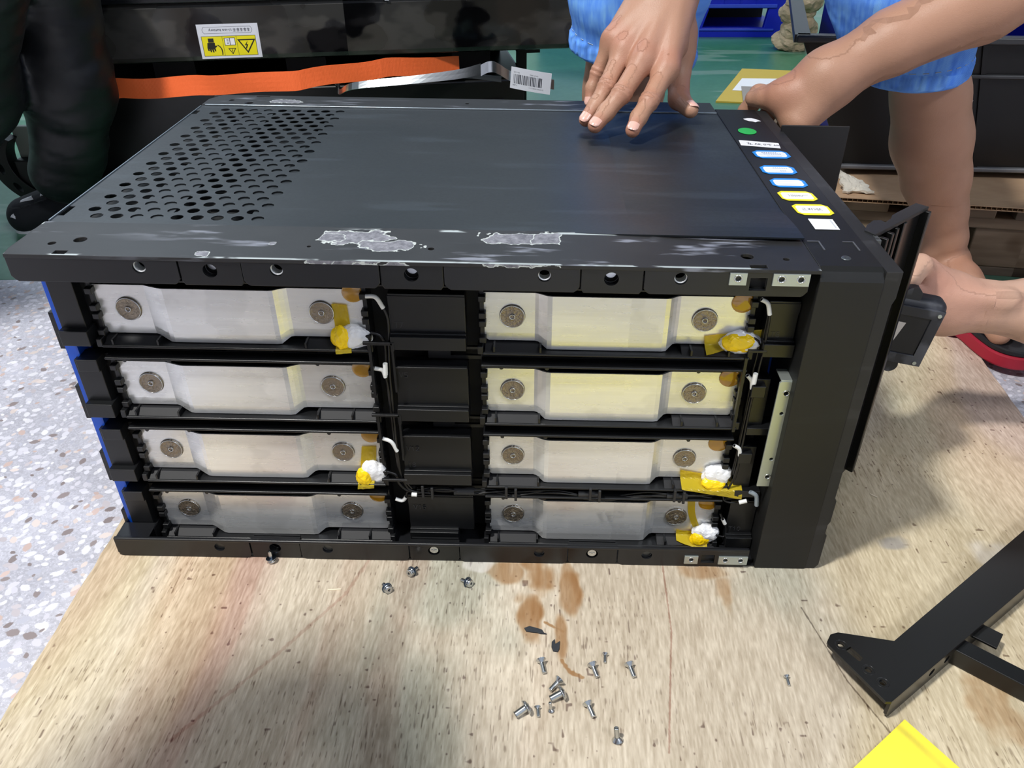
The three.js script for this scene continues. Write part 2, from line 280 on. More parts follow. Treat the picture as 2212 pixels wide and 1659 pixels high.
// rail face worn through to primer: chips with ragged rims, rubbed edges
function wornRail(seedN, chips, amount) {
  const W = 0.66, D = 0.072;
  return tex(2048, 224, W, D, (x, y) => {
    const n = fbm(x * 30, y * 60, 4, seedN), f = vnoise(x * 1500, y * 1500, seedN + 3);
    let v = 24 + n * 14 + f * 3, r = v, g = v, b = v + 2;
    const rub = sst(0.60, 0.78, fbm(x * 22, y * 120, 5, seedN + 9)) * amount * sst(0.42, 0.58, fbm(x * 6, y * 10, 2, seedN + 11)); r += rub * 92; g += rub * 96; b += rub * 106;
    for (const [cx, cy, rx, ry] of chips) {
      const q = Math.max(Math.abs((x - cx) / rx), Math.abs((y - cy) / ry)) * 0.5 + Math.hypot((x - cx) / rx, (y - cy) / ry) * 0.5 + (fbm(x * 130, y * 130, 3, seedN + 20) - 0.5) * 0.9;
      if (q < 0.92) { const t = 104 + f * 24 + (fbm(x * 300, y * 300, 2, 3) - 0.5) * 60; r = t; g = t; b = t + 8; }
      else if (q < 1.02) { r = 186; g = 192; b = 190; }
    }
    const e = Math.min(Math.abs(y - 0.0625) + (x < 0.3 ? 0.004 * sst(0.3, 0.22, x) : 0), Math.abs(y - 0.0012) + 0.0006), ed = sst(0.0036, 0.0008, e) * sst(0.42, 0.56, fbm(x * 40, y * 60, 4, seedN + 30)) * amount; r = lerp(r, 176, ed); g = lerp(g, 186, ed); b = lerp(b, 188, ed);
    return [r, g, b];
  });
}
// --- long steel rails: folded sheet with a top face, a front face and let-in blocks
const RB = [[0.1365, 0.1875], [0.2965, 0.3475], [0.4545, 0.5045]], RH = [0.1055, 0.215, 0.4265, 0.533];
function railFront(yb, yt, x1) {                     // front sheet in segments between the let-in blocks, round holes cut through
  const cuts = [0, ...RB.flatMap(([a, b]) => [a - 0.0005, b + 0.0005]), x1], out = [], c = 0.0045;
  for (let i = 0; i < cuts.length; i += 2) {
    const a = cuts[i], b = cuts[i + 1], s = shapeOf([[a, yt], [b, yt], [b, yb + c], [b - c * 0.6, yb + c * 0.25], [b - c, yb], [a + c, yb], [a + c * 0.6, yb + c * 0.25], [a, yb + c]]);
    const ym = (yb + yt) / 2 - 0.0015;
    for (const h of RH) if (h > a && h < b) s.holes.push(circleHole(h, ym + 0.004, 0.0052));
    if (i === 6) { s.holes.push(rectHole(0.5868, 0.6, ym - 0.005, ym + 0.006)); }
    out.push(ext(s, 0.0026, 0.0004, 16).translate(0, 0, -0.003));
  }
  return out;
}
const topChips = [[0.272, 0.046, 0.03, 0.014], [0.30, 0.030, 0.024, 0.01], [0.402, 0.05, 0.026, 0.011], [0.428, 0.052, 0.012, 0.012], [0.25, 0.044, 0.01, 0.008], [0.155, 0.008, 0.006, 0.005], [0.205, 0.03, 0.003, 0.003]];
const wornTop = std({ map: wornRail(200, topChips, 1), roughness: 0.5 }), wornBack = std({ map: wornRail(300, [[0.1, 0.02, 0.02, 0.008]], 0.9), roughness: 0.42 });
wornTop.map.repeat.set(1 / 0.66, 1 / 0.072); wornBack.map.offset.set(0, -0.445 / 0.072);
{
  const topS = (z0, z1, front) => { const s = shapeOf(front ? [[0, 0], [0.64, 0], [0.64, z1], [-0.001, z1], [-0.002, 0.012]] : [[0.0, z0], [0.64, z0], [0.64, z1], [0.012, z1], [0.0, z1 - 0.02]]); return s; };
  const st = topS(0, 0.066, true);
  st.holes.push(rectHole(0.037, 0.048, 0.0015, 0.009)); st.holes.push(rectHole(0.586, 0.6, 0.0015, 0.009));
  for (const [hx, hz, r] of [[0.0275, 0.022, 0.0035], [0.047, 0.03, 0.0055], [0.335, 0.026, 0.003], [0.588, 0.024, 0.0055], [0.618, 0.02, 0.003], [0.236, 0.026, 0.002]]) st.holes.push(circleHole(hx, hz, r));
  const rail = pk('upper_front_rail', [flat(st, PH - 0.0028, 0.0024, 0.0004)], wornTop, pack, 'black rail face with scraped paint');
  pk('rail_flange', [...railFront(0.3058, PH - 0.0008, 0.6325), bx(0, 0.0022, 0.3075, PH - 0.001, -0.06, -0.002)], satin, rail);
  const sb = topS(0.446, 0.492, false); for (const [hx, hz, r] of [[0.03, 0.468, 0.004], [0.056, 0.456, 0.006], [0.33, 0.47, 0.003]]) sb.holes.push(circleHole(hx, hz, r)); sb.holes.push(rectHole(0.056, 0.074, 0.4855, 0.4905));
  const back = pk('upper_back_rail', [flat(sb, PH - 0.0028, 0.0024, 0.0004), bx(0, 0.64, 0.3058, PH - 0.001, -0.492, -0.4895)], wornBack, pack, 'rear rail face with rubbed edges');
  const low = pk('lower_front_rail', [...railFront(0.0005, 0.0232, 0.6325), bx(0.0012, 0.6325, 0.0202, 0.0238, -0.0045, 0.0002, 0.0017), bx(0.0012, 0.034, 0.0215, 0.0235, -0.024, -0.001, 0.0009), bx(0, 0.64, 0.0008, 0.0022, -0.47, -0.001), bx(0, 0.002, 0.001, 0.022, -0.06, -0.002)], satin, pack);
  // let-in blocks with a recessed screw each
  for (const [k, par, yb] of [[0, rail, 0.3052], [1, low, 0.0012]]) RB.forEach(([a, b], i) => {
    const cx = (a + b) / 2 - 0.0005, y0 = yb, y1 = yb + (k ? 0.0212 : 0.0205), s = shapeOf([[a + 0.0012, y1], [b - 0.0012, y1], [b - 0.0012, y0 + 0.003], [b - 0.0032, y0], [a + 0.0032, y0], [a + 0.0012, y0 + 0.003]]);
    s.holes.push(circleHole(cx, (y0 + y1) / 2 + 0.002, 0.0058));
    const blk = pk('rail_block', [ext(s, 0.006, 0.0006, 16).translate(0, 0, -0.0075), bx(a + 0.002, b - 0.002, y0 + 0.002, y1 - 0.001, -0.0125, -0.0105)], plastic, par);
    if (!(k === 1 && i === 0)) { const h = [cyl(0.0043, 0.002, 20).rotateX(Math.PI / 2).translate(cx, (y0 + y1) / 2 + (k ? 0.0022 : 0.004), k ? -0.003 : -0.0092)]; pk('rail_screw', h.concat(k ? [bx(cx - 0.0028, cx + 0.0028, (y0 + y1) / 2 + 0.0018, (y0 + y1) / 2 + 0.0026, -0.0022, -0.0016), bx(cx - 0.0004, cx + 0.0004, (y0 + y1) / 2 - 0.0006, (y0 + y1) / 2 + 0.005, -0.0022, -0.0016)] : []), steel, par); }
  });
  // bare sleeves seen inside the round rail holes
  for (const h of RH) { pk('hole_sleeve', [new THREE.TorusGeometry(0.0049, 0.0007, 8, 24).translate(h, 0.3199, -0.0024), new THREE.CylinderGeometry(0.0052, 0.0052, 0.008, 24, 1, true).rotateX(Math.PI / 2).translate(h, 0.3199, -0.0072)], sleeveSteel, rail); }
  for (const h of RH) { pk('rail_rivet', [cyl(0.0048, 0.004, 20).rotateX(Math.PI / 2).translate(h, 0.0143, -0.0052)], std({ color: 0x55585a, metalness: 0.8, roughness: 0.35 }), low); }
  // bare nut plates at the right end of both rails
  for (const [par, y] of [[rail, 0.3212], [low, 0.0105]]) {
    for (const [a, b, hs] of [[0.5705, 0.5835, [0.577]], [0.604, 0.632, [0.6105, 0.6255]]]) {
      const s = shapeOf([[a, y - 0.0055], [b, y - 0.0055], [b, y + 0.0045], [a, y + 0.0045]]); hs.forEach((h) => s.holes.push(circleHole(h, y, 0.0024)));
      const p = pk('nut_plate', [ext(s, 0.0012, 0.0002, 12).translate(0, 0, 0.0001)], zinc, par); hs.forEach((h) => pk('threaded_insert', [new THREE.TorusGeometry(0.0029, 0.0007, 8, 20).translate(h, y, 0.0012)], steel, p));
    }
  }
}
// --- perforated lid sheet
{
  const s = shapeOf([[0, 0.067], [0.19, 0.0668], [0.19, 0.4435], [0, 0.4435]]);
  for (let r = 0; r < 23; r++) for (let c = 0; c < 9; c++) s.holes.push(circleHole((r % 2 ? 0.0268 : 0.0357) + c * 0.0177, 0.083 + r * 0.01557, 0.0056));
  s.holes.push(rectHole(0.0012, 0.007, 0.082, 0.104)); s.holes.push(rectHole(0.0012, 0.007, 0.405, 0.42));
  const right = sheetGeo(40, 36, (u, v) => { const x = lerp(0.19, 0.641, u), zf = 0.0668 - 0.0125 * sst(0.36, 0.64, x), z = lerp(zf, 0.4435, v); return [x, PH - 0.0006 + 0.0042 * sst(0.4, 0.62, x) * sst(0.2, 0.03, v) , -z]; }, 0.0014);
  const lid = pk('lid_sheet', [flat(s, PH - 0.0016, 0.0007, 0.0001, 5), right], lidM, pack, 'dark grey lid sheet with rows of round holes at its left end');
  pk('lid_edge', [bx(0.004, 0.64, PH - 0.001, PH + 0.0009, -0.4452, -0.4428, 0.0007), bx(0.0, 0.0012, PH - 0.002, PH + 0.0002, -0.44, -0.07)], std({ color: 0x8f99a2, metalness: 0.8, roughness: 0.3 }), lid, 'bare folded rear edge of the lid');
  // inner sheet strips just under the holes
  pk('inner_sheet', [bx(0.063, 0.098, PH - 0.004, PH - 0.0019, -0.44, -0.07), bx(0.128, 0.2, PH - 0.0042, PH - 0.0021, -0.30, -0.105), bx(0.168, 0.6, PH - 0.0042, PH - 0.0021, -0.44, -0.07)], lidM, pack);
}
// --- inside: module block, wrapped cells at the left end
pk('inner_case', [bx(0.012, 0.632, 0.004, 0.2985, -0.475, -0.052), bx(0.0, 0.64, 0.2985, 0.306, -0.475, -0.03)], deep, pack);
pk('cell_wrap', [bx(0.0015, 0.0125, 0.01, 0.296, -0.46, -0.03)], blueFilm, pack, 'blue wrapped cell side at the left end');
pk('cell_wrap', [bx(0.624, 0.64, 0.13, 0.232, -0.4, -0.07)], blueFilm, pack, 'blue wrapped cell side seen beside the nut bracket');
// stains on the metal differ from bar to bar
const rampM = std({ color: 0x0d0e13, roughness: 0.62 });
const barTex = [0, 1, 2].map((k) => tex(512, 256, 0.25, 0.08, (x, y) => { const n = fbm(x * 9, y * 22, 4, 500 + k * 9), b = fbm(x * 20, y * 700, 2, 510 + k), s = sst(0.55, 0.62, fbm(x * 26, y * 30, 4, 530 + k * 5)); const v = 238 + (n - 0.5) * 20 + (b - 0.5) * 8 - s * 9; return [v, v + 1, v]; }));
const barRough = tex(256, 256, 0.1, 0.1, (x, y) => 150 + (fbm(x * 40, y * 300, 3, 70) - 0.5) * 60, false);
const barM = barTex.map((t) => std({ map: t, metalness: 0.55, roughness: 0.5, roughnessMap: barRough }));
const weldM = std({ color: 0x958b7d, metalness: 0.85, roughness: 0.36, bumpMap: tex(256, 256, 0.03, 0.03, (x, y) => 128 + (fbm(x * 700, y * 700, 3, 77) - 0.5) * 240, false), bumpScale: 0.0008 });
const kaptonM = phys({ color: 0xf0dc3c, roughness: 0.25, transmission: 0.6, thickness: 0, ior: 1.4 }), kaptonOn = std({ color: 0xffd60a, roughness: 0.3 }), amberM = phys({ color: 0xb5851f, roughness: 0.12, clearcoat: 1, clearcoatRoughness: 0.06 });
const sealM = std({ color: 0xf0f1f4, roughness: 0.35 }), wireM = std({ color: 0x0d0d0f, roughness: 0.4 }), sleeveM = std({ color: 0xe9ebea, roughness: 0.5 });
// one bus bar: two side tabs, a raised middle that reaches lower, folds between them
function busbar(x0, yc, mir, k) {
  const S = mir ? [0, 0.047, 0.0545, 0.1575, 0.1635, 0.2265] : [0, 0.0485, 0.0595, 0.1575, 0.165, 0.2325];
  const yt = yc + 0.0215, yb = yc - 0.0255, low = yc - 0.0305;
  const zt = -0.0335, zm = -0.0275, prof = [];
  const add = (x, z, b) => prof.push([x0 + x, z, b]);
  add(S[0], zt, yb); add(S[0] + 0.004, zt, yb); add(S[1] - 0.003, zt, yb); add(S[1], zt + 0.0012, yb); add(lerp(S[1], S[2], 0.5), lerp(zt, zm, 0.55), lerp(yb, low, 0.5)); add(S[2], zm - 0.0008, low); add(S[2] + 0.004, zm, low);
  add(S[3] - 0.004, zm, low); add(S[3], zm - 0.0008, low); add(lerp(S[3], S[4], 0.5), lerp(zt, zm, 0.5), lerp(yb, low, 0.5)); add(S[4], zt + 0.0012, yb); add(S[4] + 0.003, zt, yb); add(S[5] - 0.004, zt, yb); add(S[5], zt, yb);
  const n = prof.length - 1;
  const g = sheetGeo(n, 6, (u, v) => { const [x, z, b] = prof[Math.round(u * n)]; const end = (u === 0 || u === 1) && (v === 0) ? 0.003 : 0; return [x, lerp(b + end, yt, v), z - (v === 0 ? 0.0008 : 0)]; }, 0.0016);
  const m = pk('bus_bar', [g], barM[k % 3], pack);
  const cs = mir ? [x0 + 0.0245, x0 + 0.1885] : [x0 + 0.0275, x0 + 0.1955];
  cs.forEach((cx, j) => {
    const pr = [[0, 0.0011], [0.0016, 0.0011], [0.0018, 0.0019], [0.0027, 0.0019], [0.0029, 0.0009], [0.0085, 0.0011], [0.0092, 0.0017], [0.0102, 0.0017], [0.0105, 0.001], [0.0112, 0]].map(([r, h]) => new THREE.Vector2(r, h));
    const L = new THREE.LatheGeometry(pr, 36).rotateX(Math.PI / 2).rotateZ(j * 1.3 + k).translate(cx, yc - 0.0008, zt + 0.0002); pk('terminal_weld', [L], weldM, m); pk('weld_rim', [new THREE.TorusGeometry(0.0104, 0.0004, 8, 40).translate(cx, yc - 0.0008, zt + 0.0017), new THREE.TorusGeometry(0.0022, 0.0005, 8, 24).translate(cx, yc - 0.0008, zt + 0.0021)], steel, m);
  });
  return m;
}
// an amber sensor pad in the upper right corner of a bar
function sensePad(par, cx, cy, r) {
  const p = pk('sense_pad', [new THREE.SphereGeometry(r, 24, 10, 0, Math.PI * 2, 0, Math.PI / 2).rotateX(Math.PI / 2).scale(1, 1, 0.16).translate(cx, cy, -0.0332)], amberM, par, 'amber glued sensor pad');
  return p;
}
const ROWS = [0, 1, 2, 3].map((k) => 0.2655 - 0.0761 * k);
const bars = [];
ROWS.forEach((yc, k) => {
  const X = [0.0405, 0.3755];
  bars.push([busbar(X[0], yc, false, k), busbar(X[1], yc, true, k + 1)]);
  // plastic tray of the row: flanges, ribs, end posts
  const P = [], ramps = [];
  for (const [a, b] of [[0.0385, 0.2765], [0.3725, 0.6045]]) {
    const yT = yc + (k ? 0.0297 : 0.0305), yB = yc - 0.0338;
    P.push(bx(a, b, yT, yT + 0.0026, -0.05, -0.0212, 0.00125));                                     // upper flange
    P.push(bx(a + 0.002, b, yB, yB + 0.0026, -0.05, -0.0212, 0.00125));                              // lower flange
    P.push(bx(a + 0.002, b - 0.002, yB + 0.001, yB + 0.0018, -0.05, -0.03));
    const m0 = a + 0.047 + 0.004, m1 = b - 0.07;
    for (const [u, v] of [[a + 0.004, m0], [m1 + 0.012, b - 0.002]]) { const s = shapeOf([[-0.05, yB], [-0.0225, yB], [-0.0225, yB + 0.0022], [-0.031, yB + 0.0066], [-0.05, yB + 0.0068]]); ramps.push(ext(s, v - u, 0).rotateY(-Math.PI / 2).translate(v, 0, 0)); }
    for (const f of [0.012, 0.052, 0.182, 0.214]) { const x = a + f; P.push(bx(x - 0.0008, x + 0.0008, yB + 0.001, yB + 0.0078, -0.034, -0.0225)); }
    for (const f of [0.018, 0.058, 0.19]) P.push(cyl(0.0018, 0.004, 10).rotateX(Math.PI / 2).translate(a + f, yT, -0.0235));
    // end posts with small lugs
    for (const [px, sgn] of [[a, 1], [b, -1]]) {
      P.push(bx(Math.min(px, px + sgn * 0.0035), Math.max(px, px + sgn * 0.0035), yB, yT, -0.05, -0.031));
      for (const dy of [0.018, 0.002, -0.006, -0.022]) P.push(bx(Math.min(px - sgn * 0.001, px + sgn * 0.0052), Math.max(px - sgn * 0.001, px + sgn * 0.0052), yc + dy - 0.0028, yc + dy + 0.0028, -0.034, -0.0265, 0.0008));
      P.push(bx(px - 0.0025, px + 0.0025, yB, yB + 0.008, -0.034, -0.0225, 0.0008));
    }
  }
  const tray = pk('cell_tray', P, plastic, pack); ramps.forEach((q) => pk('tray_ramp', [q], rampM, tray));
  // slotted web under the row
  if (k < 3) {
    const y1 = yc - 0.0338, y0 = y1 - 0.0126;
    for (const [a, b, slots] of [[0.045, 0.2745, [[0.112, 0.144], [0.186, 0.226], [0.246, 0.272]]], [0.325, 0.603, [[0.345, 0.372], [0.425, 0.462], [0.508, 0.532], [0.575, 0.598]]]]) {
      const s = shapeOf([[a, y0], [b, y0], [b, y1], [a, y1]]); for (const [u, v] of slots) if (u > a && v < b) s.holes.push(rectHole(u, v, y0 + 0.0035, y1 - 0.0025));
      pk('slotted_web', [ext(s, 0.003).translate(0, 0, -0.0385)], plasticDark, tray);
    }
  }
  // centre and right covers, stepped at the lower end, with raised marks
  const cov = (a, b, last) => {
    const y0 = yc - 0.0285, ys = yc - 0.0155, y1 = yc + (k ? 0.0285 : 0.0225), C = [bx(a, b, ys - 0.001, y1, -0.04, -0.0255, 0.0006), bx(a, last ? a + (b - a) * 0.76 : b, y0, ys, -0.04, -0.0185, 0.0007), bx(a, last ? a + (b - a) * 0.76 : b, ys - 0.0002, ys + 0.0018, -0.03, -0.0222, 0.0006)];
    if (k > 0 && k < 3) C.push(bx(a + 0.001, b, y1 - 0.0015, y1 + 0.0006, -0.034, -0.0205, 0.0005));
    C.push(bx(a, b, y1 - 0.0105, y1 - 0.002, -0.03, -0.0249));
    return C;
  };
  const c1 = pk('tray_cover', cov(0.2955, 0.3605, k === 3), plastic, tray);
  if (k === 0 || k === 3) pk('tray_cover', cov(0.6135, 0.6395, false), plastic, tray);
  else pk('tray_cover', [bx(0.6125, 0.628, yc - 0.03, yc + 0.02, -0.04, -0.026, 0.0006), bx(0.611, 0.6235, yc + 0.004, yc + 0.016, -0.03, -0.02, 0.0008), bx(0.6135, 0.638, yc - 0.038, yc - 0.03, -0.04, -0.02, 0.0006)], plastic, tray);
  // left end cover, stepped block and side clip
  const e = [bx(0.0085, 0.0305, yc - 0.017, yc + (k ? 0.0275 : 0.029), -0.045, -0.0245, 0.0006), bx(0.0085, 0.0335, yc - 0.0305, yc - 0.016, -0.045, -0.0175, 0.0006), bx(0.0305, 0.04, yc - 0.03, yc + 0.028, -0.05, -0.036)];
  if (k) e.push(bx(0.0125, 0.0315, yc + 0.0175, yc + 0.0295, -0.04, -0.0205, 0.0007));
  const ec = pk('end_cover', e, plastic, tray);
  const yl = k === 3 ? yc - 0.026 : yc - 0.043;
  pk('side_clip', [bx(-0.0045, 0.009, yl, yc - 0.0065, -0.036, -0.0335, 0.0005), bx(-0.0055, -0.0035, yl, yc - 0.0065, -0.44, -0.0335, 0.0005), bx(-0.0045, 0.008, yc - 0.008, yc - 0.0065, -0.44, -0.0335), bx(-0.0045, 0.006, yl, yl + 0.0015, -0.44, -0.034)], plastic, ec);
});
pk('recess_floor', [bx(0.004, 0.636, 0.2962, 0.2985, -0.05, -0.0212, 0.0011)], plastic, pack);
// bars tell one from another by their pads and tape
const padX = [0.2665, 0.5945];
ROWS.forEach((yc, k) => bars[k].forEach((m, j) => sensePad(m, padX[j] - (j ? 0.0005 : 0.002), yc + [0.0185, 0.0185, 0.02, 0.0205][k] - (j ? 0.002 : 0), j ? 0.0098 : 0.0092)));
// --- end cover of the pack: moulded box, edge strip, wing plates, stickers
{
  const em = std({ map: scuff, roughness: 0.55, color: 0x8e9492 }), dusty = std({ map: scuff, roughness: 0.6, color: 0xffffff });
  const prof = shapeOf([[0.46, 0.0016], [0.0, 0.0016], [0.0, 0.3195], [-0.0006 + 0.004, 0.3265], [0.009, 0.3285], [0.46, 0.3285]].map(([z, y]) => [-z, y]));
  const body = ext(prof, 0.0484, 0.0008).rotateY(-Math.PI / 2).translate(0, 0, 0);
  // extrusion ran along x: from the drawing plane (z, y)
  const box = body.translate(0.6895, 0, 0);
  const cover = pk('end_cover_box', [box], em, pack, 'matt black moulded end cover');
  for (const [a, b] of [[0.6438, 0.6532], [0.6728, 0.6814]]) pk('latch_window', [bx(a, b, 0.3288, 0.3291, -0.0548, -0.0382), bx(a, b, 0.3288, 0.3299, -0.0556, -0.0546), bx(b - 0.0006, b + 0.0006, 0.3288, 0.3299, -0.0556, -0.0378)], std({ color: 0x6d6e70, roughness: 0.4, metalness: 0.5 }), cover);
  pk('cover_screw', [new THREE.LatheGeometry([[0, 0.0004], [0.001, 0.0004], [0.0016, 0.0011], [0.0034, 0.0009], [0.004, 0]].map((q) => new THREE.Vector2(...q)), 20).translate(0.666, 0.3291, -0.0235)], std({ color: 0x5a5f63, metalness: 0.7, roughness: 0.4 }), cover);
  const st = shapeOf([[0.6905, 0.001], [0.6995, 0.001], [0.7025, 0.006], [0.7025, 0.045], [0.7005, 0.048], [0.7005, 0.06], [0.7022, 0.064], [0.7022, 0.09], [0.7002, 0.094], [0.7002, 0.30], [0.7022, 0.306], [0.7022, 0.3285], [0.6905, 0.3285]]);
  const strip = pk('edge_strip', [ext(st, 0.457, 0.0006).translate(0, 0, -0.4576)], dusty, pack, 'dusty edge strip of the end cover');
  pk('strip_gap', [bx(0.6893, 0.6906, 0.002, 0.327, -0.455, -0.0012)], deep, cover);
  // wing plates standing out from the end of the pack
  const wm = std({ color: 0x0e0e0f, roughness: 0.28 });
  pk('rear_wing_plate', [bx(0.70, 0.778, 0.19, 0.3365, -0.372, -0.3695, 0.001)], std({ color: 0x161617, roughness: 0.45 }), pack, 'thin black plate standing out at the rear');
  // finned side wing at 45 degrees
  const a = [0.7035, -0.0745], b = [0.7725, -0.1395], L = Math.hypot(b[0] - a[0], b[1] - a[1]), ang = Math.atan2(-(b[1] - a[1]), b[0] - a[0]);
  const place = (g) => g.rotateY(ang).translate(a[0], 0, a[1]);
  const ws = shapeOf([[0, 0.002], [L * 0.35, 0.002], [L, 0.016], [L, 0.329], [0, 0.329]]);
  const wing = pk('side_wing', [place(ext(ws, 0.004, 0.0006).translate(0, 0, -0.004))], wm, pack, 'black side wing with upright fins');
  const tp = shapeOf([[-0.002, 0.004], [0.0, -0.006], [0.012, -0.0105], [0.026, -0.012], [0.031, -0.008], [0.029, -0.003], [0.042, -0.004], [0.05, -0.007], [0.06, -0.0075], [L, -0.0072], [L, 0.004]].map(([x, z]) => [x, -z]));
  pk('wing_cap', [place(flat(tp, 0.3275, 0.0026, 0.0005).scale(1, 1, -1).rotateX(0).scale(1, 1, -1).translate(0, 0, 0))], std({ color: 0x222325, roughness: 0.5 }), wing);
  for (const [f, d, t] of [[0.004, 0.02, 0.004], [0.019, 0.016, 0.004], [0.033, 0.012, 0.004], [0.049, 0.009, 0.006]]) pk('fin', [place(bx(f, f + t, 0.006 + f * 0.15, 0.3268, 0, d * 0.62, 0.001))], wm, wing);
  pk('wing_edge', [place(bx(L - 0.005, L, 0.016, 0.3275, 0, 0.0085, 0.001))], wm, wing);
  pk('hinge_lug', [bx(0.7025, 0.708, 0.322, 0.3285, -0.075, -0.062, 0.0006), bx(0.7035, 0.7065, 0.3285, 0.3292, -0.072, -0.0655)], std({ color: 0x55585a, roughness: 0.4, metalness: 0.4 }), strip);
}
// --- stickers on the end cover
const octo = (x0, x1, z0, z1, c, sk = 0) => [[x0 + c, z0], [x1 - c, z0], [x1, z0 + c], [x1 + sk, z1 - c], [x1 - c + sk, z1], [x0 + c + sk, z1], [x0 + sk, z1 - c], [x0, z0 + c]];
function sticker(name, pts, mat, label, parent = pack, y = 0.3297) {
  const g = prep(flat(shapeOf(pts.map(([x, z]) => [x, -z])), y, 0.00025)), p = g.attributes.position, xs = pts.map((q) => q[0]), zs = pts.map((q) => q[1]);
  const x0 = Math.min(...xs), x1 = Math.max(...xs), z0 = Math.min(...zs), z1 = Math.max(...zs), uv = new Float32Array(p.count * 2);
  for (let i = 0; i < p.count; i++) { uv[i * 2] = (p.getX(i) - x0) / (x1 - x0); uv[i * 2 + 1] = 1 - (p.getZ(i) - z0) / (z1 - z0); }
  g.setAttribute('uv', new THREE.BufferAttribute(uv, 2)); return pk(name, [g], mat, parent, label, true);
}
const paper = (draw, w = 320, h = 200) => std({ map: canvasTex(w, h, draw), roughness: 0.45 });
function scrawl(g, pts, w) { g.lineWidth = w; g.lineCap = 'round'; g.lineJoin = 'round'; for (const s of pts) { g.beginPath(); s.forEach(([x, y], i) => (i ? g.lineTo(x, y) : g.moveTo(x, y))); g.stroke(); } }
{
  pk('round_sticker', [cyl(0.0112, 0.00025, 40).scale(0.92, 1, 1.12).translate(0.6608, 0.3298, -0.367)], std({ color: 0x12b04a, roughness: 0.4 }), pack, 'round green sticker');
  sticker('torn_paper', [[0.667, -0.418], [0.672, -0.4205], [0.677, -0.421], [0.6815, -0.417], [0.686, -0.409], [0.682, -0.4075], [0.6785, -0.404], [0.6755, -0.4075], [0.6715, -0.409], [0.6695, -0.412], [0.668, -0.4135]], std({ color: 0xe8e9ee, roughness: 0.8 }), 'scrap of torn white paper label');
  sticker('strip_label', [[0.6438, -0.3315], [0.6856, -0.3225], [0.6835, -0.304], [0.6425, -0.313]], paper((g, w, h) => { g.fillStyle = '#f1f2f6'; g.fillRect(0, 0, w, h); g.strokeStyle = '#4a4c58'; scrawl(g, [[[60, 70], [90, 78]], [[76, 55], [70, 110]], [[62, 92], [92, 100]], [[88, 76], [80, 118], [100, 116]], [[118, 116], [132, 80], [142, 120]], [[124, 104], [140, 106]], [[150, 86], [150, 122]], [[150, 86], [166, 92], [152, 104], [168, 126]], [[190, 96], [204, 92], [204, 124], [192, 124], [190, 96]], [[212, 100], [222, 116], [230, 98]], [[236, 100], [236, 132]], [[236, 100], [252, 102]], [[236, 116], [248, 118]], [[278, 110], [268, 132], [282, 140], [284, 126], [270, 128]], [[296, 112], [292, 140]], [[300, 142], [304, 118], [310, 140]]], 6); }), 'white strip label with handwriting');
  const bluep = (lines) => paper((g, w, h) => { g.fillStyle = '#1687e0'; g.fillRect(0, 0, w, h); g.fillStyle = '#eef3fc'; g.beginPath(); g.moveTo(46, 34); g.lineTo(270, 34); g.lineTo(290, 58); g.lineTo(290, 140); g.lineTo(270, 166); g.lineTo(46, 166); g.lineTo(28, 140); g.lineTo(28, 58); g.closePath(); g.fill(); g.strokeStyle = '#8fa2c8'; for (const y of [76, 108, 138]) { g.lineWidth = 3; g.beginPath(); g.moveTo(44, y); g.lineTo(276, y); g.stroke(); } g.strokeStyle = '#6b7396'; scrawl(g, lines, 4); });
  const wig = (x, y, n, s) => { const o = []; for (let i = 0; i < n; i++) { const a = x + i * 20; o.push([[a, y], [a + 8, y - s], [a + 10, y + s * 0.6]], [[a + 2, y - s * 0.3], [a + 14, y - s * 0.2]]); } return o; };
  sticker('blue_label', octo(0.6495, 0.6865, -0.2955, -0.2695, 0.006, 0.001), bluep([...wig(80, 62, 7, 12), ...wig(90, 96, 8, 10), [[110, 146], [170, 150], [240, 144]]]), 'blue bordered label nearest the white strip label, with a creased corner and two written lines');
  sticker('blue_label', octo(0.6462, 0.6808, -0.246, -0.2195, 0.006), bluep([...wig(120, 62, 7, 10), ...wig(170, 126, 3, 8)]), 'middle of the three blue bordered labels, with one faint written line');
  sticker('blue_label', octo(0.6472, 0.6812, -0.2072, -0.1822, 0.006), bluep([]), 'blue bordered label with empty ruled lines, beside the yellow ones');
  const yel = (lines) => paper((g, w, h) => { g.fillStyle = '#f6e51c'; g.fillRect(0, 0, w, h); g.fillStyle = '#f0f0ea'; g.beginPath(); g.moveTo(44, 30); g.lineTo(276, 30); g.lineTo(292, 54); g.lineTo(292, 146); g.lineTo(276, 168); g.lineTo(44, 168); g.lineTo(26, 146); g.lineTo(26, 54); g.closePath(); g.fill(); g.strokeStyle = '#55565c'; scrawl(g, lines, 4.5); });
  sticker('yellow_label', octo(0.6462, 0.6790, -0.1718, -0.147, 0.005, 0.0012), yel([[[86, 74], [94, 112]], [[110, 78], [108, 106], [124, 110], [122, 80]], [[140, 82], [132, 94], [142, 104], [134, 118]], [[150, 88], [150, 104], [162, 106], [162, 88], [150, 88]], [[172, 88], [172, 104], [184, 106], [184, 88], [172, 88]], [[192, 90], [200, 108], [212, 88], [256, 84]]]), 'yellow bordered label with a handwritten number and tick');
  sticker('yellow_label', octo(0.6512, 0.6838, -0.1385, -0.1125, 0.005, 0.0012), yel([[[74, 82], [96, 78], [98, 98], [76, 98], [76, 116], [110, 114]], [[124, 78], [138, 112]], [[140, 78], [124, 112]], [[122, 94], [142, 94]], [[154, 80], [154, 114]], [[148, 94], [164, 90]], [[172, 82], [184, 92], [174, 112]], [[196, 78], [196, 112]], [[206, 78], [206, 118]], [[214, 90], [234, 86]], [[224, 78], [216, 114]], [[222, 98], [238, 114]]]), 'yellow bordered label with a handwritten note, beside the plain white label');
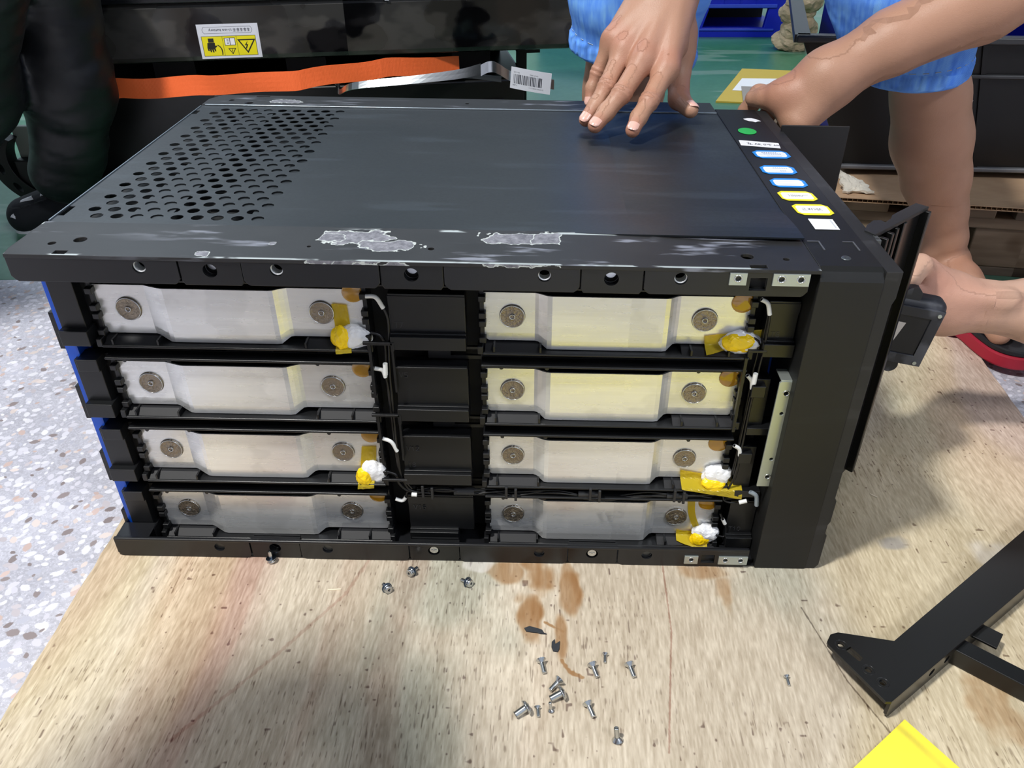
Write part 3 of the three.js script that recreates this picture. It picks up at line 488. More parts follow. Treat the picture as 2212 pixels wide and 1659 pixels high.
  sticker('white_label', [[0.6577, -0.1035], [0.679, -0.1032], [0.6785, -0.0802], [0.6577, -0.0802]], paper((g, w, h) => { g.fillStyle = '#f2f4f8'; g.fillRect(0, 0, w, h); g.fillStyle = '#9aa0aa'; for (let y = 24; y < 176; y += 7) g.fillRect(268, y, 18 + (y * 7 % 9), 4); }), 'white label with a narrow column of small print');
}
// --- zinc nut bracket standing at the right of the trays
{
  const s = shapeOf([[0.6295, 0.1], [0.6458, 0.1], [0.647, 0.2185], [0.6315, 0.2185], [0.6302, 0.217]]);
  for (const [y, r] of [[0.2066, 0.0026], [0.1847, 0.002], [0.1328, 0.002], [0.1116, 0.0022]]) s.holes.push(circleHole(0.6372, y, r));
  const b = pk('nut_bracket', [ext(s, 0.0014, 0.0003).translate(0, 0, -0.0105), bx(0.6455, 0.647, 0.1, 0.2215, -0.03, -0.0095, 0.0004), bx(0.631, 0.647, 0.2185, 0.22, -0.028, -0.0095, 0.0004)], zinc, pack, 'upright zinc plated bracket with four holes');
  for (const y of [0.2066, 0.1116]) pk('threaded_insert', [new THREE.TorusGeometry(0.0026, 0.0006, 8, 20).translate(0.6372, y, -0.0088)], steel, b);
}
// --- raised marks on the covers
const font = await new FontLoader().loadAsync('fonts/droid/droid_sans_regular.typeface.json');
for (const [txt, x, y, z] of [['T7', 0.299, 0.2555, -0.0257], ['T6', 0.619, 0.2535, -0.0257], ['V5', 0.299, 0.205, -0.0252], ['V12', 0.299, 0.1215, -0.0252], ['T8', 0.299, 0.1015, -0.0257], ['V16', 0.3005, 0.0475, -0.0252], ['T10', 0.616, 0.0255, -0.0257]]) pk('raised_mark', [new TextGeometry(txt, { font, size: 0.0055, depth: 0.0005, curveSegments: 3 }).translate(x, y, z)], std({ color: 0x2c2d31, roughness: 0.4 }), pack);
// --- sealant, tape, wires
function blob(cx, cy, cz, rx, ry, rz, s) { const g = new THREE.IcosahedronGeometry(1, 5), p = g.attributes.position; for (let i = 0; i < p.count; i++) { const x = p.getX(i), y = p.getY(i), z = p.getZ(i), k = 0.72 + 0.62 * fbm(x * 1.9 + s * 3 + 9, y * 1.9 + z * 1.3 + 9, 4, s); p.setXYZ(i, cx + x * rx * k, cy + y * ry * k, cz + z * rz * k); } g.computeVertexNormals(); return g; }
function tape(q, s, wr, z0, z1, yl) {                // four corners x,y; falls from the bar over the tray lip below yl
  return sheetGeo(26, 14, (u, v) => { const x = lerp(lerp(q[0][0], q[1][0], u), lerp(q[3][0], q[2][0], u), v), y = lerp(lerp(q[0][1], q[1][1], u), lerp(q[3][1], q[2][1], u), v); const w = (fbm(x * 160 + s, y * 160, 3, s) - 0.5) * wr; return [x, y, lerp(z1, z0, sst(yl - 0.003, yl + 0.004, y)) + Math.abs(w)]; }, 0.00012);
}
[[0, 0, [0.2585, 0.2415], 0.0150, 0.0125, [[0.2456, 0.2739], [0.2585, 0.2727], [0.2605, 0.2318], [0.2465, 0.2303]], 0.2365, -0.0325, -0.021],
  [0, 1, [0.5925, 0.2442], 0.0165, 0.0112, [[0.5655, 0.2492], [0.6165, 0.2575], [0.6185, 0.2435], [0.5672, 0.236]], 0.2375, -0.0325, -0.0205],
  [2, 0, [0.2600, 0.0895], 0.0125, 0.0145, [[0.2548, 0.1200], [0.2687, 0.1203], [0.2644, 0.0774], [0.2481, 0.0758]], 0.0842, -0.0325, -0.021],
  [2, 1, [0.5930, 0.0905], 0.0135, 0.0125, [[0.5613, 0.0985], [0.6204, 0.0872], [0.6214, 0.0726], [0.563, 0.0832]], 0.0852, -0.0325, -0.0205],
  [3, 1, [0.5925, 0.0135], 0.0125, 0.0105, [[0.5663, 0.0191], [0.5968, 0.0150], [0.5968, 0.004], [0.5663, 0.0096]], 0.0092, -0.0325, -0.0205]].forEach(([r, c, ctr, rx, ry, q, yl, z0, z1], i) => {
  const m = bars[r][c];
  pk('sealant', [blob(ctr[0] + 0.003, ctr[1] + (i === 3 || i === 4 ? 0.0045 : 0), -0.0305, rx, ry, 0.0075, 60 + i)], sealM, m, 'white sealant blob');
  pk('tape', [tape(q, i * 3.1, 0.0022, z0, z1, yl)], kaptonM, m, 'yellow film tape');
  const cx = (q[0][0] + q[2][0]) / 2;
  const o = i === 1 ? [0.5935, 0.2462, 0.0135, 0.0085] : i === 0 ? [0.2515, 0.2435, 0.0078, 0.011] : i === 2 ? [0.2552, 0.0875, 0.0075, 0.0105] : i === 3 ? [0.593, 0.0862, 0.011, 0.0075] : [0.5895, 0.0118, 0.0092, 0.0085];
  pk('tape_lump', [blob(o[0], o[1], -0.0262, o[2], o[3], 0.0058, 80 + i)], kaptonOn, m, 'tape pressed over the sealant');
});
pk('tape', [sheetGeo(6, 20, (u, v) => { const x = lerp(0.5737, 0.5808, u) + 0.0105 * v * v * 0.9, y = lerp(0.0585, 0.0215, v); return [x, y, -0.0326 + 0.0006 * Math.sin(v * 9)]; }, 0.0001)], kaptonM, bars[3][1], 'narrow yellow film tape');
const zc = (pts, z) => pts.map(([x, y]) => [x, y, z]);
const WIRES = [
  [[0.278, 0.2868], [0.286, 0.2862], [0.292, 0.2758], [0.2949, 0.2652], [0.2937, 0.2424], [0.2919, 0.2139], [0.2913, 0.179], [0.291, 0.1367], [0.2915, 0.1003], [0.299, 0.0753], [0.3192, 0.071]],
  [[0.278, 0.2141], [0.2848, 0.2123], [0.287, 0.205], [0.2888, 0.1891], [0.2886, 0.1634], [0.2888, 0.1312], [0.2904, 0.0974], [0.2962, 0.08]],
  [[0.2780, 0.2492], [0.2850, 0.2470], [0.2886, 0.2405], [0.2891, 0.2283], [0.2883, 0.2109], [0.288, 0.1891], [0.2885, 0.1475], [0.2895, 0.1088]],
  [[0.2781, 0.138], [0.286, 0.1339], [0.2907, 0.1229], [0.2913, 0.1089], [0.2926, 0.0916], [0.3013, 0.0765]],
  [[0.2781, 0.0959], [0.2867, 0.0915], [0.289, 0.081], [0.2965, 0.0728], [0.3055, 0.0706]],
  [[0.2830, 0.0590], [0.2897, 0.0569], [0.2938, 0.0619], [0.2955, 0.068], [0.302, 0.0712]],
  [[0.6051, 0.2912], [0.6106, 0.2879], [0.6143, 0.277], [0.6152, 0.2591], [0.615, 0.2407], [0.6142, 0.2216], [0.6135, 0.197], [0.613, 0.1714], [0.613, 0.1394], [0.6124, 0.1112], [0.6109, 0.0966], [0.6066, 0.0806]],
  [[0.6061, 0.2145], [0.6105, 0.2088], [0.6122, 0.2004], [0.6118, 0.1817], [0.6113, 0.1555], [0.611, 0.1338], [0.6108, 0.1]],
  [[0.606, 0.2515], [0.6112, 0.2476], [0.6118, 0.236], [0.6112, 0.2192], [0.6112, 0.207], [0.6111, 0.1714], [0.6105, 0.12], [0.6090, 0.09]],
  [[0.6054, 0.1373], [0.6105, 0.1336], [0.6125, 0.1253], [0.613, 0.1112], [0.612, 0.0961]],
  [[0.6051, 0.0494], [0.6084, 0.042], [0.6115, 0.0357], [0.6146, 0.0263], [0.6131, 0.0178], [0.605, 0.0195]],
  [[0.6044, 0.0805], [0.6081, 0.0698], [0.6172, 0.0688], [0.6267, 0.0709]], [[0.6034, 0.0825], [0.6061, 0.0688], [0.6172, 0.0658], [0.629, 0.0705]]];
WIRES.forEach((w, i) => {
  const m = pk('sense_wire', [tube(zc(w, -0.0225 - (i % 3) * 0.0022), i === 2 || i === 4 ? 0.0016 : 0.00105, 60, 8)], wireM, pack);
  const sl = [0, 1, 3, 5, 6, 7, 9, 10].indexOf(i) >= 0;
  if (sl) pk('marker_sleeve', [tube(zc(i === 10 ? w.slice(1, 3) : w.slice(0, 3), -0.0225 - (i % 3) * 0.0022 + 0.0002), 0.0019, 16, 10)], sleeveM, m, 'white marker sleeve');
});
for (const [a, b] of [[[0.2890, 0.2225], [0.2883, 0.2109]], [[0.301, 0.0715], [0.306, 0.0712]], [[0.6114, 0.2197], [0.6112, 0.2094]], [[0.6195, 0.069], [0.6265, 0.0715]]]) pk('marker_sleeve', [tube(zc([a, [(a[0] + b[0]) / 2, (a[1] + b[1]) / 2], b], -0.0195), 0.0021, 10, 10)], sleeveM, pack, 'white marker sleeve');
for (let i = 0; i < 6; i++) { const w = [[0.3056, 0.0718], [0.333, 0.0737], [0.3556, 0.0719], [0.3783, 0.07], [0.4009, 0.0688], [0.4417, 0.0716], [0.487, 0.0679], [0.5315, 0.0719], [0.5677, 0.0706], [0.6035, 0.0709], [0.6216, 0.0699]].map(([x, y], k) => [x, y + (hash(i, k, 3) - 0.5) * 0.006, -0.026 + (hash(i, k, 4) - 0.5) * 0.006]); pk('harness_wire', [tube(w, 0.0011, 90, 7)], wireM, pack); }
for (const x of [0.352, 0.474, 0.56]) pk('harness_sleeve', [cyl(0.004, 0.02, 14).rotateZ(Math.PI / 2).translate(x, 0.0712, -0.026)], std({ color: 0x2b2c2f, roughness: 0.5 }), pack);
for (let k = 0; k < 4; k++) for (const [dx, y0, y1] of [[0, 0.0683, 0.0828], [0.0091, 0.0662, 0.0806]]) { const x = 0.3122 + 0.0815 * k + dx; pk('wire_finger', [bx(x - 0.0013, x + 0.0013, y0, y1, -0.0215, -0.0185, 0.0005)], std({ color: 0x232427, roughness: 0.45 }), pack); }
pk('cable_tie', [tube([[0.6271, 0.0853, -0.017], [0.6331, 0.0813, -0.0165], [0.6361, 0.0681, -0.017]], 0.0022, 16, 8)], std({ color: 0x9aa6b0, roughness: 0.3 }), pack, 'clear cable tie');
pk('wire_bridge', [bx(0.2715, 0.2975, 0.2415, 0.2445, -0.021, -0.018, 0.0006), bx(0.2955, 0.2985, 0.236, 0.2445, -0.024, -0.018)], plastic, pack);
pk('wire_bridge', [bx(0.2715, 0.2975, 0.1655, 0.168, -0.021, -0.018, 0.0006), bx(0.2955, 0.2985, 0.158, 0.168, -0.024, -0.018)], plastic, pack);
pk('wire_bridge', [bx(0.2735, 0.2985, 0.0885, 0.091, -0.021, -0.018, 0.0006)], plastic, pack);
pk('wire_bridge', [bx(0.601, 0.617, 0.2415, 0.244, -0.021, -0.018, 0.0006)], plastic, pack);
for (const [y0, y1] of [[0.188, 0.2415], [0.11, 0.166]]) { pk('wire_guide', [bx(0.2755, 0.278, y0, y1, -0.024, -0.0195), bx(0.2955, 0.2975, y0 + 0.004, y1 - 0.002, -0.024, -0.0195)], plastic, pack); }
pk('wire_guide', [bx(0.6, 0.6025, 0.155, 0.235, -0.024, -0.0195)], plastic, pack);
// ---------------------------------------------------------------- screws on the plywood
const lath = (pts, seg = 28) => new THREE.LatheGeometry(pts.map(([r, h]) => new THREE.Vector2(r, h)), seg);
function threads(r, y0, y1, pitch) { const p = []; for (let y = y0; y < y1; y += pitch) { p.push([r, y], [r * 0.86, y + pitch * 0.5]); } p.push([r, y1], [r * 0.7, y1 + 0.0006], [0, y1 + 0.0006]); return p; }
const screwM = std({ color: 0xc9cdd0, metalness: 1, roughness: 0.24 }), socketM = std({ color: 0x4a4c50, metalness: 0.8, roughness: 0.5 });
// axis runs +y from the head face (y = 0) to the tip
function screwParts(kind) {
  if (kind === 'sunk') return { head: [[0, 0], [0.0014, 0], [0.0014, 0.0008], [0.0016, 0], [0.0044, 0], [0.0046, 0.0004], [0.0021, 0.0034]], r: 0.0021, L: 0.0125, R: 0.0046 };
  if (kind === 'small') return { head: [[0, 0], [0.001, 0], [0.0026, 0.0001], [0.0028, 0.0004], [0.0014, 0.002]], r: 0.0014, L: 0.0085, R: 0.0028 };
  if (kind === 'big') return { head: [[0, 0.0006], [0.002, 0.0006], [0.0021, 0.0001], [0.0052, 0.0009], [0.0064, 0.0028], [0.0064, 0.0036], [0.0032, 0.004]], r: 0.0032, L: 0.0135, R: 0.0064, slot: true };
  return { head: [[0, 0.0007], [0.0012, 0.0007], [0.0014, 0], [0.0036, 0.0003], [0.004, 0.0012], [0.004, 0.003], [0.0021, 0.003]], r: 0.0019, L: 0.0125, R: 0.0046, washer: true };
}
function screw(kind, label, x, z, az, stand, group) {
  const q = screwParts(kind), t = thing(kind === 'washer' ? 'washer_screw' : kind === 'big' ? 'dome_head_screw' : 'countersunk_screw', label, 'screw', [x, 0, z], 0, group);
  const tilt = stand ? 0 : Math.asin((q.R - q.r) / q.L);
  const place = (g) => { if (stand) g.rotateZ(0.12).rotateX(-0.22).translate(0, 0.0004, 0); else { g.rotateX(Math.PI / 2).rotateX(tilt); g.translate(0, q.R * Math.cos(tilt) + 0.0001, -q.L * 0.5); g.rotateY(az); } return g; };
  obj('head', [place(lath(q.head))].concat(q.slot ? [] : []), screwM, t);
  obj('shank', [place(lath(threads(q.r, q.head[q.head.length - 1][1] - 0.0002, q.L, 0.0008)))], screwM, t);
  obj('recess', [place(new THREE.BoxGeometry(q.R * 0.9, 0.0004, q.r * 0.4).translate(0, 0.0003, 0)), place(new THREE.BoxGeometry(q.r * 0.4, 0.0004, q.R * 0.9).translate(0, 0.0003, 0))], socketM, t);
  if (q.washer) { obj('spring_washer', [place(lath([[0.002, 0.0031], [0.0042, 0.0031], [0.0042, 0.0044], [0.002, 0.0044]]))], screwM, t); obj('flat_washer', [place(lath([[0.002, 0.0046], [0.0052, 0.0046], [0.0052, 0.0054], [0.002, 0.0054]]))], std({ color: 0x5d6a7c, metalness: 1, roughness: 0.3 }), t); }
  return t;
}
const GS = 'loose screws on the plywood';
screw('washer', 'washer screw standing on its head beside the first block of the lower rail', 0.158, 0.0055, 0, true, GS);
screw('washer', 'washer screw lying lowest of the three in front of the lower rail', 0.279, 0.038, -2.5, false, GS);
screw('washer', 'washer screw lying closest to the lower rail, its tip toward the rail', 0.302, 0.016, 2.55, false, GS);
screw('washer', 'washer screw lying furthest right of the three in front of the lower rail', 0.356, 0.029, -2.2, false, GS);
screw('sunk', 'countersunk screw lying below the dark scraps, leftmost of the row of three', 0.430, 0.124, 0.25, false, GS);
screw('small', 'tiny countersunk screw lying highest of the scattered group', 0.485, 0.113, -0.1, false, GS);
screw('sunk', 'countersunk screw lying between two others, just below the highest tiny screw', 0.475, 0.127, 0.35, false, GS);
screw('sunk', 'countersunk screw lying at the right end of the row of three', 0.507, 0.126, 0.3, false, GS);
screw('sunk', 'countersunk screw lying against a big dome head screw', 0.4405, 0.1425, -0.75, false, GS);
screw('big', 'big dome head screw lying under a countersunk screw in the middle of the group', 0.4425, 0.1535, -1.15, false, GS);
screw('big', 'big dome head screw lying at the left end of the group', 0.413, 0.1685, -1.0, false, GS);
screw('small', 'tiny countersunk screw lying right beside the leftmost big screw', 0.426, 0.1675, 0.1, false, GS);
screw('small', 'tiny countersunk screw standing on its head below the middle big screw', 0.437, 0.1655, 0, true, GS);
screw('sunk', 'countersunk screw lying alone at the right of the tiny standing screw', 0.4695, 0.1655, 0.4, false, GS);
screw('sunk', 'countersunk screw standing on its head, nearest the camera', 0.490, 0.1905, 0, true, GS);
screw('small', 'tiny countersunk screw lying alone towards the loose black bracket', 0.640, 0.132, 0.05, false, GS);
// dark scraps and splinters
const scrapM = std({ color: 0x2c3036, roughness: 0.7 });
const scrap = (name, pts, label, cat, m, h = 0.0012) => tag(obj(name, [flat(shapeOf(pts.map(([x, z]) => [x, -z])), 0.0001, h, 0.0002)], m), label, cat);
scrap('plastic_scrap', [[0.4135, 0.0815], [0.418, 0.0795], [0.424, 0.0812], [0.4295, 0.0832], [0.4312, 0.0865], [0.4335, 0.0875], [0.4285, 0.0872], [0.4255, 0.0862], [0.4195, 0.0855], [0.4152, 0.0848]], 'dark torn plastic scrap nearest the pack on the brown stain', 'scrap', scrapM);
scrap('plastic_scrap', [[0.4385, 0.0965], [0.4408, 0.0935], [0.4412, 0.099], [0.4455, 0.0955], [0.4448, 0.1035], [0.4435, 0.1065], [0.4395, 0.1058], [0.4382, 0.1015]], 'dark torn plastic scrap just above the scattered screws', 'scrap', scrapM);
scrap('wood_splinter', [[0.222, 0.04], [0.2345, 0.0388], [0.2348, 0.0396], [0.2224, 0.0408]], 'thin pale splinter on the plywood left of the washer screws', 'splinter', std({ color: 0xe9ddc4, roughness: 0.8 }), 0.0008);
scrap('wood_splinter', [[0.793, -0.113], [0.799, -0.1075], [0.7982, -0.1068], [0.7925, -0.112]], 'thin pale splinter on the plywood in the pack shadow', 'splinter', std({ color: 0xe9ddc4, roughness: 0.8 }), 0.0008);
// ---------------------------------------------------------------- loose black bracket
{
  const bm = std({ color: 0x141414, roughness: 0.34 }), t = thing('steel_bracket', 'loose black steel mounting bracket with countersunk holes lying on the plywood', 'bracket');
  const y = 0.0235, dx = 0.9075 - 0.709, dz = -0.0265 - 0.1605;
  // plan outline (x, z)
  const A = [0.6765, 0.1075], B = [0.6885, 0.0975], C = [0.7345, 0.1055], D = [0.965, -0.0745], E2 = [1.0, -0.05], F = [0.7105, 0.1655], G = [0.706, 0.1655];
  const s = shapeOf([A, [0.6815, 0.1], B, C, D, E2, F, G, [0.6762, 0.1105]].map(([x, z]) => [x, -z]));
  const hs = [[0.6872, 0.1105], [0.7022, 0.1355], [0.7098, 0.1478]];
  hs.forEach(([x, z]) => s.holes.push(circleHole(x, -z, 0.0029)));
  const so = new THREE.Path(); [[0.6902, 0.1150], [0.6945, 0.1125], [0.7015, 0.1238], [0.6982, 0.1272], [0.6968, 0.1270], [0.6898, 0.1168]].map(([x, z]) => [x, -z]).forEach(([a, b], i) => (i ? so.lineTo(a, b) : so.moveTo(a, b))); so.closePath(); s.holes.push(so);
  obj('top_plate', [flat(s, y - 0.0028, 0.0026, 0.0003, 12)], bm, t);
  hs.forEach(([x, z]) => obj('countersink', [lath([[0.0029, y - 0.0022], [0.0046, y + 0.0001], [0.0052, y + 0.0002], [0.0052, y - 0.0002]]).translate(x, 0, z)], std({ color: 0x1b1c1e, roughness: 0.25 }), t));
  // turned down flange along the near edge, with two round holes
  const L = Math.hypot(E2[0] - F[0], E2[1] - F[1]), ang = Math.atan2(-(E2[1] - F[1]), E2[0] - F[0]);
  const f = shapeOf([[0.004, 0], [L, 0], [L, y - 0.001], [0, y - 0.001], [0, 0.006]]); for (const d of [0.062, 0.085]) f.holes.push(circleHole(d, 0.0125, 0.0042));
  obj('side_flange', [ext(f, 0.0024, 0.0002, 14).translate(0, 0.0003, -0.0024).rotateY(ang).translate(F[0], 0, F[1])], std({ color: 0x1a1a1a, roughness: 0.3 }), t);
  // cross bar welded under the plate
  const bar = bx(0.0, 0.26, 0.0008, 0.0185, -0.0085, 0.0085, 0.0012).rotateY(-0.69 ).translate(0.786, 0, 0.098);
  obj('cross_bar', [bar], std({ color: 0x121213, roughness: 0.28 }), t);
  obj('weld_tab', [bx(0.0, 0.026, 0.015, 0.0175, -0.026, -0.006, 0.0006).rotateY(-0.69).translate(0.800, 0, 0.094)], bm, t);
}
{ // yellow sheet at the near right corner
  const q = [[0.7262, 0.1668], [0.756, 0.2125], [0.98, 0.54], [0.80, 0.66], [0.575, 0.285]];
  const ym = std({ map: tex(256, 256, 0.5, 0.5, (x, y) => { const n = fbm(x * 18, y * 18, 3, 5) * 14, l = sst(0.004, 0.001, Math.abs((x * 0.84 + y * 0.54) % 0.24 - 0.12)) * 50 * fbm(x * 60, y * 60, 2, 8); return [244 + n - l, 228 + n - l, 66 + n]; }), roughness: 0.6 });
  tag(obj('yellow_sheet', [flat(shapeOf([[0.34, -0.228], [0.63, -0.222], [0.545, -0.40], [0.36, -0.41]]), 0.0004, 0.0016, 0.0002)], ym), 'second yellow card sheet just below the picture, mirrored in the right-hand cells', 'sheet');
  const t = tag(obj('yellow_sheet', [flat(shapeOf(q.map(([x, z]) => [x, -z])), 0.0004, 0.0016, 0.0002)], ym), 'bright yellow card sheet at the near right corner of the plywood', 'sheet');
}
// ---------------------------------------------------------------- things behind and beside the pack
const gloss = phys({ color: 0x707070, roughness: 0.45, roughnessMap: tex(512, 512, 0.5, 0.5, (x, y) => 60 + 170 * sst(0.5, 0.62, fbm(x * 9, y * 14, 4, 140)) + 20 * fbm(x * 80, y * 80, 2, 3), false), map: tex(512, 512, 0.5, 0.5, (x, y) => { const s = sst(0.55, 0.7, fbm(x * 12, y * 20, 4, 150)); const bl = sst(0.55, 0.6, fbm(x * 8 + 3, y * 11, 4, 155)); return [106 + s * 40 - bl * 78, 104 + s * 38 - bl * 76, 98 + s * 36 - bl * 66]; }) });
{
  const t = thing('battery_enclosure', 'long glossy black battery enclosure with a yellow warning label, resting on the black cabinet behind', 'enclosure', [-0.44, 0.262, -0.975], 0.175);
  const plan = (x0, x1, z0, z1, r) => { const s = new THREE.Shape(); s.moveTo(x0, -z1); s.lineTo(x1 - r, -z1); s.absarc(x1 - r, -z1 + r, r, -Math.PI / 2, 0, false); s.lineTo(x1, -z0); s.lineTo(x0, -z0); s.closePath(); return s; };
  obj('lower_shell', [flat(plan(-0.1, 0.985, -0.5, -0.012, 0.05), 0.012, 0.084, 0.011, 16)], gloss, t);
  obj('middle_shell', [flat(plan(-0.1, 0.992, -0.5, -0.008, 0.055), 0.118, 0.16, 0.005, 16)], gloss, t);
  obj('cover_flange', [flat(plan(-0.1, 0.70, -0.5, 0.004, 0.02), 0.1075, 0.006, 0.002, 8)], std({ color: 0x15161a, roughness: 0.25 }), t, 'x');
  obj('cover_flange', [bx(0.70, 0.9, 0.1085, 0.113, -0.3, -0.004, 0.001)], gloss, t);
  obj('bare_scratch', [flat(shapeOf([[0.578, -0.004], [0.584, -0.004], [0.586, -0.0045], [0.586, -0.0035], [0.578, -0.0035]]), 0.1, 0.008)], std({ color: 0xdfe3ea, roughness: 0.5 }), t);
  // warning label, upside down as it hangs
  const lab = canvasTex(640, 400, (g, w, h) => {
    g.fillStyle = '#d9dbe4'; g.fillRect(0, 0, w, h); g.save(); g.translate(w, h); g.rotate(Math.PI);
    g.fillStyle = '#e9dc10'; g.fillRect(30, 30, w - 60, 236); g.strokeStyle = '#3a3a20'; g.lineWidth = 5; g.strokeRect(30, 30, w - 60, 236); g.lineWidth = 3; g.strokeRect(236, 30, 0.5, 236); g.strokeRect(388, 30, 0.5, 236);
    const tri = (cx, y0, s, lw) => { g.lineWidth = lw; g.strokeStyle = '#1c1c12'; g.beginPath(); g.moveTo(cx, y0); g.lineTo(cx + s * 0.58, y0 + s); g.lineTo(cx - s * 0.58, y0 + s); g.closePath(); g.stroke(); };
    tri(132, 66, 150, 14); g.fillStyle = '#1c1c12'; g.beginPath(); g.moveTo(140, 108); g.lineTo(118, 160); g.lineTo(136, 160); g.lineTo(120, 204); g.lineTo(158, 148); g.lineTo(138, 148); g.lineTo(154, 108); g.closePath(); g.fill();
    tri(300, 52, 62, 8); g.fillRect(296, 74, 8, 24); g.fillRect(296, 102, 8, 7);
    g.fillStyle = '#eceef4'; g.fillRect(256, 156, 112, 86); g.strokeStyle = '#33343c'; g.lineWidth = 6; g.strokeRect(256, 156, 112, 86); g.strokeRect(311, 156, 1, 86); g.fillStyle = '#33343c'; for (let i = 0; i < 4; i++) g.fillRect(324, 176 + i * 14, 22, 6);
    g.fillStyle = '#1c1c12'; g.fillRect(484, 192, 60, 50); g.beginPath(); g.moveTo(476, 190); g.lineTo(556, 190); g.lineTo(566, 130); g.lineTo(560, 92); g.lineTo(548, 92); g.lineTo(546, 120); g.lineTo(536, 76); g.lineTo(524, 76); g.lineTo(522, 118); g.lineTo(510, 72); g.lineTo(498, 74); g.lineTo(500, 120); g.lineTo(486, 84); g.lineTo(476, 88); g.lineTo(480, 128); g.lineTo(458, 142); g.lineTo(460, 156); g.lineTo(478, 156); g.closePath(); g.fill();
    g.strokeStyle = '#1c1c12'; g.lineWidth = 11; g.beginPath(); g.moveTo(452, 160); g.quadraticCurveTo(398, 132, 414, 42); g.stroke();
    g.strokeStyle = '#4c4f5c'; g.lineWidth = 4; g.beginPath(); g.moveTo(70, 300); g.lineTo(w - 70, 300); g.quadraticCurveTo(w - 36, 338, w - 70, 376); g.lineTo(70, 376); g.quadraticCurveTo(36, 338, 70, 300); g.stroke();
    g.fillStyle = '#2c2e3a'; g.font = 'bold 38px sans-serif'; g.fillText('Li-ion battery', 270, 352);
    for (let i = 0; i < 5; i++) { const x = 76 + i * 38; g.fillRect(x, 318, 30, 5); g.fillRect(x, 332, 30, 5); g.fillRect(x, 346, 30, 5); g.fillRect(x + 12, 316, 5, 42); if (i % 2) g.fillRect(x + 2, 318, 4, 38); }
    g.restore();
  });
  const lg = gridGeo(1, 1, (u, v) => [lerp(0.228, 0.336, u), lerp(0.0075, 0.066, v), 0.0003]);
  const lb = obj('warning_label', [new THREE.BoxGeometry(0.111, 0.0002, 0.06).rotateX(Math.PI / 2).translate(0.283, 0.0375, -0.0002)], std({ color: 0xd9dbe4, roughness: 0.4 }), t); lb.userData.label = 'white and yellow warning label, upside down';
  obj('label_print', [lg], std({ map: lab, roughness: 0.4 }), lb, true);
}
{
  const t = thing('black_cabinet', 'low glossy black cabinet under the enclosure behind the pack', 'cabinet', [-0.44, YF, -1.02], 0.175);
  obj('body', [bx(-0.12, 0.85, 0, 0.215, -0.45, 0, 0.008)], phys({ color: 0x070707, roughness: 0.3 }), t);
  for (const [a, b] of [[0.50, 0.66], [0.69, 0.8]]) obj('front_panel', [bx(a, b, 0.05, 0.175, 0, 0.004, 0.0015)], phys({ color: 0x0b0b0b, roughness: 0.25 }), t);
  obj('rear_panel', [bx(-0.1, 0.83, 0.215, 0.2745, -0.30, -0.28)], deep, t);
  for (const a of [0.1, 0.36, 0.7]) obj('spacer_block', [bx(a, a + 0.08, 0.215, 0.2745, -0.4, -0.06)], deep, t);
  const lm = std({ color: 0x1d1a18, roughness: 0.5, metalness: 0.4 });
  obj('side_bracket', [bx(0.85, 0.872, 0.0, 0.262, -0.16, -0.145), bx(0.85, 0.885, 0.16, 0.19, -0.165, -0.14), bx(0.85, 0.9, 0.235, 0.26, -0.17, -0.135)], lm, t);
}
tag(obj('orange_strap', [sheetGeo(48, 4, (u, v) => { const P = [[-0.42, 0.222, -0.953], [-0.364, 0.228, -0.957], [-0.2, 0.233, -0.962], [-0.03, 0.238, -0.985], [0.12, 0.246, -1.05], [0.26, 0.235, -1.13]], k = u * 5, i = Math.min(4, Math.floor(k)), f = sst(0, 1, k - i) * 0.5 + (k - i) * 0.5, c = [0, 1, 2].map((q) => lerp(P[i][q], P[i + 1][q], f)), hh = lerp(0.0185, 0.0165, u); return [c[0], c[1] + (v - 0.5) * 2 * hh + 0.0012 * Math.sin(u * 40), c[2] + 0.0035 * Math.sin(u * 26 + v * 1.2)]; }, 0.0022)], std({ color: 0xff7034, roughness: 0.6, bumpMap: tex(256, 256, 0.05, 0.05, (x, y) => 128 + 90 * Math.sin(x * 2513.274) * 0.4 + (vnoise(x * 900, y * 900, 3) - 0.5) * 80, false), bumpScale: 0.0004 })), 'wide bright orange strap sagging under the glossy enclosure', 'strap');
